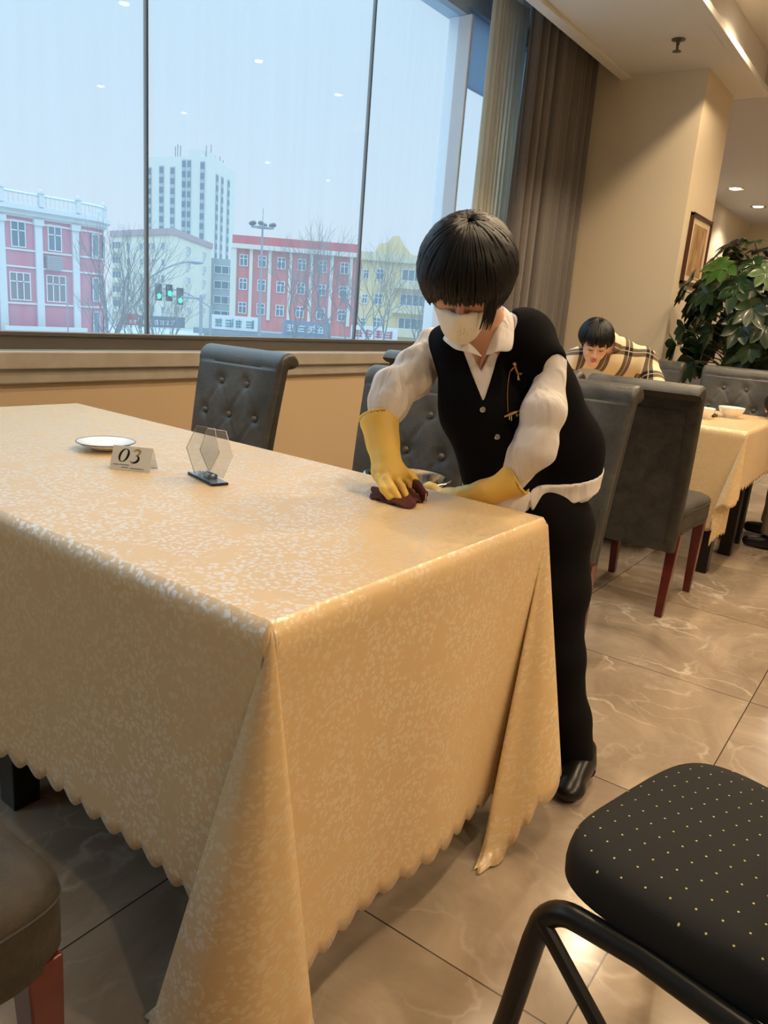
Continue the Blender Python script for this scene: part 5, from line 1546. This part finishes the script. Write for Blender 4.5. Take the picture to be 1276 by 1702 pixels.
br.tube([D(bp1, -.003, .006), D(bp1, -.009, .002), D(bp1, -.014, -.004)], .0015, 6)
br.tube([D(bp1, .004, -.006), D(bp1, .011, -.013), D(bp1, .014, -.010), D(bp1, .010, -.008)], .0018, 6)
br.tube([D(bp1, .005, -.015), D(bp1, .008, -.027)], .0013, 5); br.tube([D(bp1, .004, -.015), D(bp1, .004, -.026)], .0013, 5)
b0 = kid(br.build('brooch', m_goldm, None, smooth=True), vest_o)
br = MB(); a = V3(D(bp1, -.014, -.004)); b = V3(D(bp2, -.010, .006)); nlk = 26
for i in range(nlk):
    t = i / (nlk - 1); p = a + (b - a) * t + cr * (-.004 * math.sin(math.pi * t)); p = on_surface(torso, p, cn, .003)
    br.ell(tuple(p), (.0017, .0017, .0024), 6, 4)
kid(br.build('brooch_chain', m_goldm, None, smooth=True), vest_o)
br = MB()
br.tube([D(bp2, -.018, -.006), D(bp2, -.004, 0), D(bp2, .013, .006)], [.0018, .0048, .0032], 8); br.ell(D(bp2, -.017, -.005), (.004, .004, .003), 8, 6)
for x, y in ((-.006, -.014), (-.001, -.016), (.012, -.006), (.016, -.003)): br.tube([D(bp2, x, 0), D(bp2, x + .001, y)], .0012, 5)
br.tube([D(bp2, .013, .006), D(bp2, .018, .009)], .001, 5)
kid(br.build('brooch_pendant', m_goldm, None, smooth=True), vest_o)

# gloves: long gauntlet with five separate fingers
def glove(fore, rf, palm, fing, thumb, name):
    gt = blend(f_chain(fore, rf), .02); inner = f_cap(V3(fore[0]) + (V3(fore[0]) - V3(fore[1])) * .5, V3(fore[0]) * .4 + V3(fore[1]) * .6, rf[0] - .001, rf[1] - .002)
    pl_ = blend([gt] + palm, .02)
    fs = [blend(f_chain(ch, [.0125, .0115, .0105, .0095][:len(ch)]), .004) for ch in fing] + [blend(f_chain(thumb, [.014, .0125, .0115, .010][:len(thumb)]), .006)]
    n0 = V3(fore[0]) - V3(fore[1]); n0 /= np.linalg.norm(n0); c0 = V3(fore[0]) + n0 * .018
    def f(P):
        d = pl_(P) + .0016 * np.sin(70 * (P @ n0)) * np.clip(1 - np.abs((P - V3(fore[2])) @ n0) / .05, 0, 1)
        fg = np.minimum.reduce([g(P) for g in fs])
        d = smin(d, fg, .005)
        rim = np.maximum(np.abs((P - c0) @ n0) - .006, gt(P) - .004)
        d = np.minimum(d, np.maximum(rim, (P - c0) @ n0))
        d = np.maximum(d, (P - c0) @ n0)
        return np.maximum(d, -inner(P))
    f.bb = (np.minimum.reduce([g.bb[0] for g in [gt] + palm + fs]), np.maximum.reduce([g.bb[1] for g in [gt] + palm + fs]))
    return skin(name, f, .0032, m_glove, wm, 1)
g1 = glove(gR, [.050, .038, .034, .034], palmR, fRs, thR, 'rubber_glove')
g2 = glove(gL, grL, palmL, fLs, thL, 'rubber_glove')

# face mask
Rt, Fv, Uv = HA
bulge = blend([f_ell(HL(0, .062, -.068), (.052, .052, .052), HA), f_ell(HL(0, .086, -.056), (.020, .030, .040), HA), f_ell(HL(0, .05, -.10), (.032, .045, .03), HA)], .03)
def mask_f(P):
    q = P - hc; z = q @ Uv; y = q @ Fv; x = q @ Rt
    d = smin(bulge(P), hf(P) - .0035, .015)
    top_ = z + .022 + .20 * np.abs(x) - .10 * np.clip(.02 - np.abs(x), 0, 1)
    d = smax(d, top_, .003)
    d = np.maximum(d, .012 + .25 * (z + .07) - y)
    d = np.maximum(d, -.150 - z)
    return smax(d, -(np.minimum(bulge(P) + .004, hf(P) + .001)), .002)
mask_f.bb = (hc - .17, hc + .17)
mk = skin('face_mask', mask_f, .0028, m_mask, wm, 1)
for s in (-1, 1):
    kid(MB().tube([tuple(HL(s * .055, .035, -.040)), tuple(HL(s * .070, .015, -.022)), tuple(HL(s * .080, -.012, .008)), tuple(HL(s * .084, -.028, -.008)), tuple(HL(s * .078, -.02, -.035)), tuple(HL(s * .060, .02, -.07))], .0013, 5).build('ear_loop', m_mask, None, smooth=True), mk)
# hair: rounded bob under-layer plus overlapping locks
hcc = hc + Uv * .014 - Fv * .001
cap_ = f_ell(hcc, (.102, .107, .107), HA)
def hair_f(P):
    q = P - hc; x, y, z = q @ Rt, q @ Fv, q @ Uv
    d = cap_(P)
    face = np.maximum.reduce([z - (.018 - .9 * np.clip(np.abs(x) - .058, 0, 1)), .035 - y, np.abs(x) - .078])
    d = smax(d, -face, .01)
    d = np.maximum(d, -z - .075)
    return smax(d, -(hf(P) + .001), .003)
hair_f.bb = (hc - .15, hc + .15)
hr = skin('hair', hair_f, .0045, m_hair, wm, 1)
def bob_end(ph):
    a = abs(((ph + math.pi) % (2 * math.pi)) - math.pi)      # 0 = forehead
    if a < .55: return 1.66
    if a < 1.0: return 1.66 + (a - .55) / .45 * .50
    if a < 2.0: return 2.06
    return 2.06
mb = MB()
hair_locks(mb, hcc, Fv, Uv, .106, .112, .1085, bob_end, 460, 3, r0=.009, crown=(0, -.02), wav=.002)
rr = random.Random(8)
for i in range(12):      # loose strand falling past her left cheek
    x0 = -.060 - rr.uniform(-.012, .014); pts = []
    for k in range(7):
        t = k / 6
        p = HL(x0 - .016 * math.sin(2.2 * t) + .016 * t, .075 + .010 * math.sin(2 * t) + rr.uniform(-.002, .002), .045 - .085 * t) + V3((0, 0, -1)) * (.030 * t * t)
        pts.append(tuple(p))
    mb.tube(pts, [.005, .006, .006, .005, .004, .003, .0008], 5, flat=.6)
kid(mb.build('hair_locks', m_hair, None, smooth=True, ang=180), hr)['kind'] = 'stuff'

# cleaning rag under her right hand
rr = random.Random(2); NR, NA = 12, 60; v = []
for i in range(NR + 1):
    for j in range(NA):
        a = 2 * math.pi * j / NA; t = i / NR
        rad = t * (.062 + .018 * math.sin(2 * a + .6) + .010 * math.sin(5 * a + 1))
        x = 1.490 + rad * math.cos(a) * .95; y = 1.000 + rad * math.sin(a) * 1.30
        z = .7675 + .016 * math.exp(-((t - .45) / .3) ** 2) * (.5 + .5 * math.sin(7 * a + 3 * t)) + .004 * math.sin(11 * a) * t + .014 * (1 - t)
        if .3 < (a % 6.28) < 0: pass
        v.append((x, y, z))
mb = MB().add(v, [(i * NA + j, i * NA + (j + 1) % NA, (i + 1) * NA + (j + 1) % NA, (i + 1) * NA + j) for i in range(NR) for j in range(NA)])
rag = empty('cleaning_cloth', (1.49, 1.0, .7640), 0, 'dark maroon cleaning cloth pressed on the table by the gloved hand', 'cloth')
def lift(o):
    o.parent = rag; o.matrix_parent_inverse = Matrix.Translation(rag.location).inverted(); return o
m_rag = mat('maroon_cloth', srgb(92, 44, 42), .9, bump=.3, bscale=200)
lift(mb.build('cloth_body', m_rag, None, smooth=True, solid=.004, ang=180))
fold = []
for i in range(14):
    t = i / 13
    for j in range(9):
        s = j / 8; a = 4.2 * s
        c0 = V3((1.535 - .02 * t, .985 - .055 * t, .772)); r_ = .006 + .011 * (1 - .5 * t) 
        fold.append(tuple(c0 + V3((r_ * math.cos(a) * .8, r_ * .4 * math.cos(a), r_ + r_ * math.sin(a) + .006 * math.sin(5 * t)))))
lift(MB().add(fold, grid_faces(14, 9)).build('rolled_edge', m_rag, None, smooth=True, solid=.003, ang=180))
fold = []
for i in range(10):
    t = i / 9
    for j in range(7):
        s = j / 6; a = 3.6 * s + .4
        fold.append(tuple(V3((1.507 + .020 * t, .928 + .010 * t, .768)) + V3((.010 * math.cos(a), .005 * math.cos(a), .010 + .010 * math.sin(a)))))
lift(MB().add(fold, grid_faces(10, 7)).build('pale_corner', mat('pale_rag_edge', srgb(206, 160, 148), .9), None, smooth=True, solid=.002, ang=180))

# ------------------------------------------------------------------ generic seated figure
def plaid_mat():
    m, n, l, b = nodes_of('plaid_flannel')
    t = N(n, 'ShaderNodeNewGeometry')
    def band(axis, per, lo, hi, off=0):
        d = N(n, 'ShaderNodeVectorMath', operation='DOT_PRODUCT'); d.inputs[1].default_value = axis; l.new(t.outputs['Position'], d.inputs[0])
        a = N(n, 'ShaderNodeMath', operation='ADD', i_1=off + 20); l.new(d.outputs['Value'], a.inputs[0])
        m_ = N(n, 'ShaderNodeMath', operation='MODULO', i_1=per); l.new(a.outputs[0], m_.inputs[0])
        g = N(n, 'ShaderNodeMath', operation='GREATER_THAN', i_1=lo); l.new(m_.outputs[0], g.inputs[0])
        s_ = N(n, 'ShaderNodeMath', operation='LESS_THAN', i_1=hi); l.new(m_.outputs[0], s_.inputs[0])
        k = N(n, 'ShaderNodeMath', operation='MULTIPLY'); l.new(g.outputs[0], k.inputs[0]); l.new(s_.outputs[0], k.inputs[1]); return k.outputs[0]
    A, B_ = (.60, -.80, -.10), (.50, .25, .80)
    b1, b2 = band(A, .125, .06, .108), band(B_, .125, .06, .108)
    t1, t2 = band(A, .125, .082, .087), band(B_, .125, .082, .087)
    s_ = N(n, 'ShaderNodeMath', operation='ADD'); l.new(b1, s_.inputs[0]); l.new(b2, s_.inputs[1])
    sc2 = N(n, 'ShaderNodeMath', operation='MULTIPLY', i_1=.5); l.new(s_.outputs[0], sc2.inputs[0])
    r_ = ramp(n, [(0, srgb(236, 222, 190)), (.8, srgb(26, 23, 22)), (.4, srgb(112, 98, 84))], 'CONSTANT'); l.new(sc2.outputs[0], r_.inputs[0])
    tt = N(n, 'ShaderNodeMath', operation='MAXIMUM'); l.new(t1, tt.inputs[0]); l.new(t2, tt.inputs[1])
    mc = N(n, 'ShaderNodeMixRGB'); mc.inputs[2].default_value = srgb(236, 222, 190) + (1,)
    k = N(n, 'ShaderNodeMath', operation='MULTIPLY', i_1=.6); l.new(tt.outputs[0], k.inputs[0])
    l.new(k.outputs[0], mc.inputs[0]); l.new(r_.outputs[0], mc.inputs[1]); l.new(mc.outputs[0], b.inputs['Base Color']); b.inputs['Roughness'].default_value = .85
    return m
def hand_prims(w_, d, up, s=1.0):
    """relaxed, slightly curled hand: wrist w_, direction d, back-of-hand normal up"""
    w_, d, up = V3(w_), V3(d), V3(up); d /= np.linalg.norm(d); sd = np.cross(d, up); sd /= np.linalg.norm(sd); up = np.cross(sd, d)
    pr = [f_ell(w_ + d * .045 * s, (.040 * s, .045 * s, .016 * s), np.array([sd, d, up]))]
    for k, L_ in zip((-1.5, -.5, .5, 1.5), (.062, .074, .070, .054)):
        b_ = w_ + d * .075 * s + sd * k * .019 * s
        pr += f_chain([b_, b_ + d * L_ * .5 * s - up * .006 * s, b_ + d * L_ * .85 * s - up * .022 * s], [.0095 * s, .0085 * s, .0072 * s])
    tb = w_ + d * .02 * s - sd * .030 * s
    pr += f_chain([tb, tb + d * .03 * s - sd * .022 * s, tb + d * .058 * s - sd * .028 * s - up * .01 * s], [.012 * s, .0105 * s, .009 * s])
    return pr

def seated(label, head, F, U, torso_c, arms, legs_, shirt_m, trouser_m, h=.008, cap_r=None, lens=1.62, loc=(0, 0, 0), hc_col=None, seed=1, neck_to=None):
    root = empty('person', loc, 0, label, 'person')
    def kid2(o, par=None):
        o.parent = par or root
        if par is None: o.matrix_parent_inverse = Matrix.Translation(root.location).inverted()
        return o
    hf_, L_, A_ = head_prims(head, F, U); tr = blend(torso_c, .05)
    nk = f_chain([neck_to, tuple(V3(head) - A_[1] * .02 - A_[2] * .04)], [.052, .05])
    am = []; hd = []
    for ch, hdir, up in arms:
        am += f_chain(ch, [.045, .040, .028]); hd += hand_prims(ch[-1], hdir, up)
    lg = []
    for ch in legs_: lg += f_chain(ch[:3], [.075, .055, .038]) + [f_cap(V3(ch[2]) + V3((0, 0, -.045)), V3(ch[2]) + V3((0, 0, -.064)) + .85 * V3(ch[3] if len(ch) > 3 else (-.12, 0, -.02)), .026, .020)]
    bl_ = blend([(lambda P: tr(P) + .02)] + nk + am + lg, .02) if 0 else None
    fs = nk + am + lg
    bx_ = blend(fs + [tr], .02)
    def bf(P):
        d = tr(P) + .02
        for g in fs: d = smin(d, g(P), .02)
        d = smin(d, np.minimum.reduce([g(P) for g in hd]), .006)
        return smin(d, hf_(P), .012)
    bf.bb = (np.minimum(bx_.bb[0] - .1, V3(head) - .14), np.maximum(bx_.bb[1] + .1, V3(head) + .14))
    body = skin('body', bf, h * .7, m_skin, root, 1)
    # facial colour: lips, brows, eye slits lie on the face
    sl = []
    for ch, hdir, up in arms: sl += f_chain([ch[0], ch[1], tuple(V3(ch[1]) * .15 + V3(ch[2]) * .85)], [.062, .056, .042])
    sl_ = blend([tr] + sl, .03); hole = f_cap(neck_to, V3(head) - A_[2] * .03, .062, .07)
    def sf(P):
        d = sl_(P) + .003 * np.sin(38 * P[:, 2] + 20 * P[:, 0]) + .002 * np.sin(55 * P[:, 1])
        return smax(d, -hole(P), .005)
    sf.bb = sl_.bb; shirt = skin('shirt', sf, h, shirt_m, root, 1)
    # collar
    up_ = V3(head) - V3(neck_to); up_ /= np.linalg.norm(up_); e1 = np.cross(up_, V3((0, 0, 1.0))); e1 /= np.linalg.norm(e1); e2 = np.cross(up_, e1)
    ring = []
    for i in range(25):
        a = R(-160 + 320 * i / 24) + math.atan2(-(A_[1] @ e2), -(A_[1] @ e1)) * 1.0
        rd = e1 * math.cos(a) + e2 * math.sin(a)
        ring.append([tuple(V3(neck_to) + up_ * .045 + rd * .060), tuple(V3(neck_to) + up_ * .05 + rd * .068), tuple(V3(neck_to) + up_ * .010 + rd * .088)])
    kid2(MB().add([p for r_ in ring for p in r_], grid_faces(25, 3)).build('collar', shirt_m, None, smooth=True, solid=.004, ang=180), shirt)
    lt = []
    for ch in legs_: lt += f_chain(ch[:3], [.092, .070, .055])
    lt_ = blend(lt, .03)
    def tf(P): 
        return np.maximum(lt_(P) + .002 * np.sin(40 * P[:, 2]), .09 - P[:, 2])
    tf.bb = lt_.bb; skin('trousers', tf, h, trouser_m, root, 1)
    for ch in legs_:
        a = V3(ch[2]); dv = V3(ch[3]) if len(ch) > 3 else V3((-.12, 0, 0))
        sh = blend([f_cap((a[0], a[1], .045), (a[0] + dv[0], a[1] + dv[1], .036), .044, .034), f_cap((a[0], a[1], .05), (a[0], a[1], .09), .038, .036)], .01)
        def g(P, sh=sh): return np.maximum(sh(P), .004 - P[:, 2])
        g.bb = sh.bb; skin('shoe', g, .006, m_shoe, root, 1)
    hcc = V3(head) + A_[2] * .022 - A_[1] * .010; cp = f_ell(hcc, (.088, .104, .098), A_)
    def hfn(P):
        q = P - V3(head); x, y, z = q @ A_[0], q @ A_[1], q @ A_[2]
        d = cp(P); face = np.maximum.reduce([z - .034, .03 - y, np.abs(x) - .075]); d = smax(d, -face, .008)
        d = np.maximum(d, -z - .045 + .0 * y); d = np.maximum(d, -(np.maximum(z + .01, 0) + .02 + (y * -.4)) - .02)
        return smax(d, -(hf_(P) + .001), .003)
    hfn.bb = (V3(head) - .14, V3(head) + .14)
    hh = skin('hair', hfn, .005, m_hair, root, 1)
    mb = MB()
    def endf(ph):
        a = abs(((ph + math.pi) % (2 * math.pi)) - math.pi); return 1.52 if a < .8 else 1.72 if a < 1.9 else 1.85
    hair_locks(mb, hcc, A_[1], A_[2], .096, .112, .104, endf, 170, seed, r0=.012, wav=.002)
    kid2(mb.build('hair_locks', m_hair, None, smooth=True, ang=180), hh)['kind'] = 'stuff'
    for s in (-1, 1):
        kid2(MB().tube([tuple(L_(s * .014, .098, .020)), tuple(L_(s * .032, .094, .026)), tuple(L_(s * .050, .080, .018))], [.003, .004, .002], 6).build('eyebrow', m_hair, None, smooth=True), body)
        kid2(MB().tube([tuple(L_(s * .018, .0865, -.006)), tuple(L_(s * .031, .0885, -.009)), tuple(L_(s * .045, .080, -.005))], [.0015, .0022, .0015], 6).build('eyelash', m_eye, None, smooth=True), body)
    kid2(MB().ell(tuple(L_(0, .0925, -.0665)), (.020, .006, .0045), 12, 8, M=Matrix(A_.T.tolist())).ell(tuple(L_(0, .091, -.0760)), (.016, .006, .0050), 12, 8, M=Matrix(A_.T.tolist())).build('lips', m_lip, None, smooth=True), body)
    return root

# person in the plaid shirt
seated('person in a black and cream plaid shirt leaning over the background table', (4.50, 1.70, 1.108), (-.80, -.42, -.44), (-.4, -.22, .85),
       [f_cap((4.74, 1.66, 1.05), (4.97, 1.60, .90), .115, .125), f_cap((4.97, 1.60, .90), (5.14, 1.66, .62), .125, .13), f_cap((4.66, 1.82, 1.02), (4.78, 1.50, 1.03), .075, .08)],
       [([(4.62, 1.86, 1.00), (4.50, 1.92, .84), (4.36, 1.78, .80)], (-.6, -.8, -.05), (0, 0, 1)), ([(4.80, 1.46, 1.00), (4.68, 1.34, .84), (4.50, 1.45, .80)], (-.8, .5, -.05), (0, 0, 1))],
       [[(5.14, 1.76, .58), (4.78, 1.80, .56), (4.80, 1.80, .10), (-.13, 0, 0)], [(5.14, 1.56, .58), (4.78, 1.52, .56), (4.80, 1.52, .10), (-.13, 0, 0)]],
       plaid_mat(), m_trouser, loc=(5.1, 1.66, 0), neck_to=(4.67, 1.68, 1.09), seed=4)
# person mostly outside the right edge
m_black_top = mat('black_top', srgb(22, 21, 24), .85); m_grey_tr = mat('grey_trousers', srgb(120, 108, 92), .85, var=.1, vscale=30)
seated('person in black top and grey trousers, almost wholly cut off by the right edge', (5.10, .52, 1.25), (0, .9, -.3), (0, .3, .9),
       [f_cap((5.10, .45, 1.02), (5.14, .33, .64), .115, .13), f_cap((4.98, .50, 1.03), (5.28, .50, 1.03), .07, .07)],
       [([(5.02, .52, 1.02), (4.925, .735, .86), (5.12, .76, .80)], (1, .1, 0), (0, 0, 1)), ([(5.30, .56, 1.0), (5.36, .70, .84), (5.28, .80, .80)], (-1, -.1, 0), (0, 0, 1))],
       [[(5.02, .32, .58), (4.94, .62, .555), (4.915, .62, .10), (-.02, .11, 0)], [(5.24, .34, .58), (5.26, .66, .555), (5.26, .68, .10), (.02, .12, 0)]],
       m_black_top, m_grey_tr, loc=(5.1, .35, 0), neck_to=(5.08, .50, 1.12), seed=6)
put_chair(copy_tree(chair), 5.12, .28, 90, 'dining chair under the person cut off by the right edge of the photo', GC)
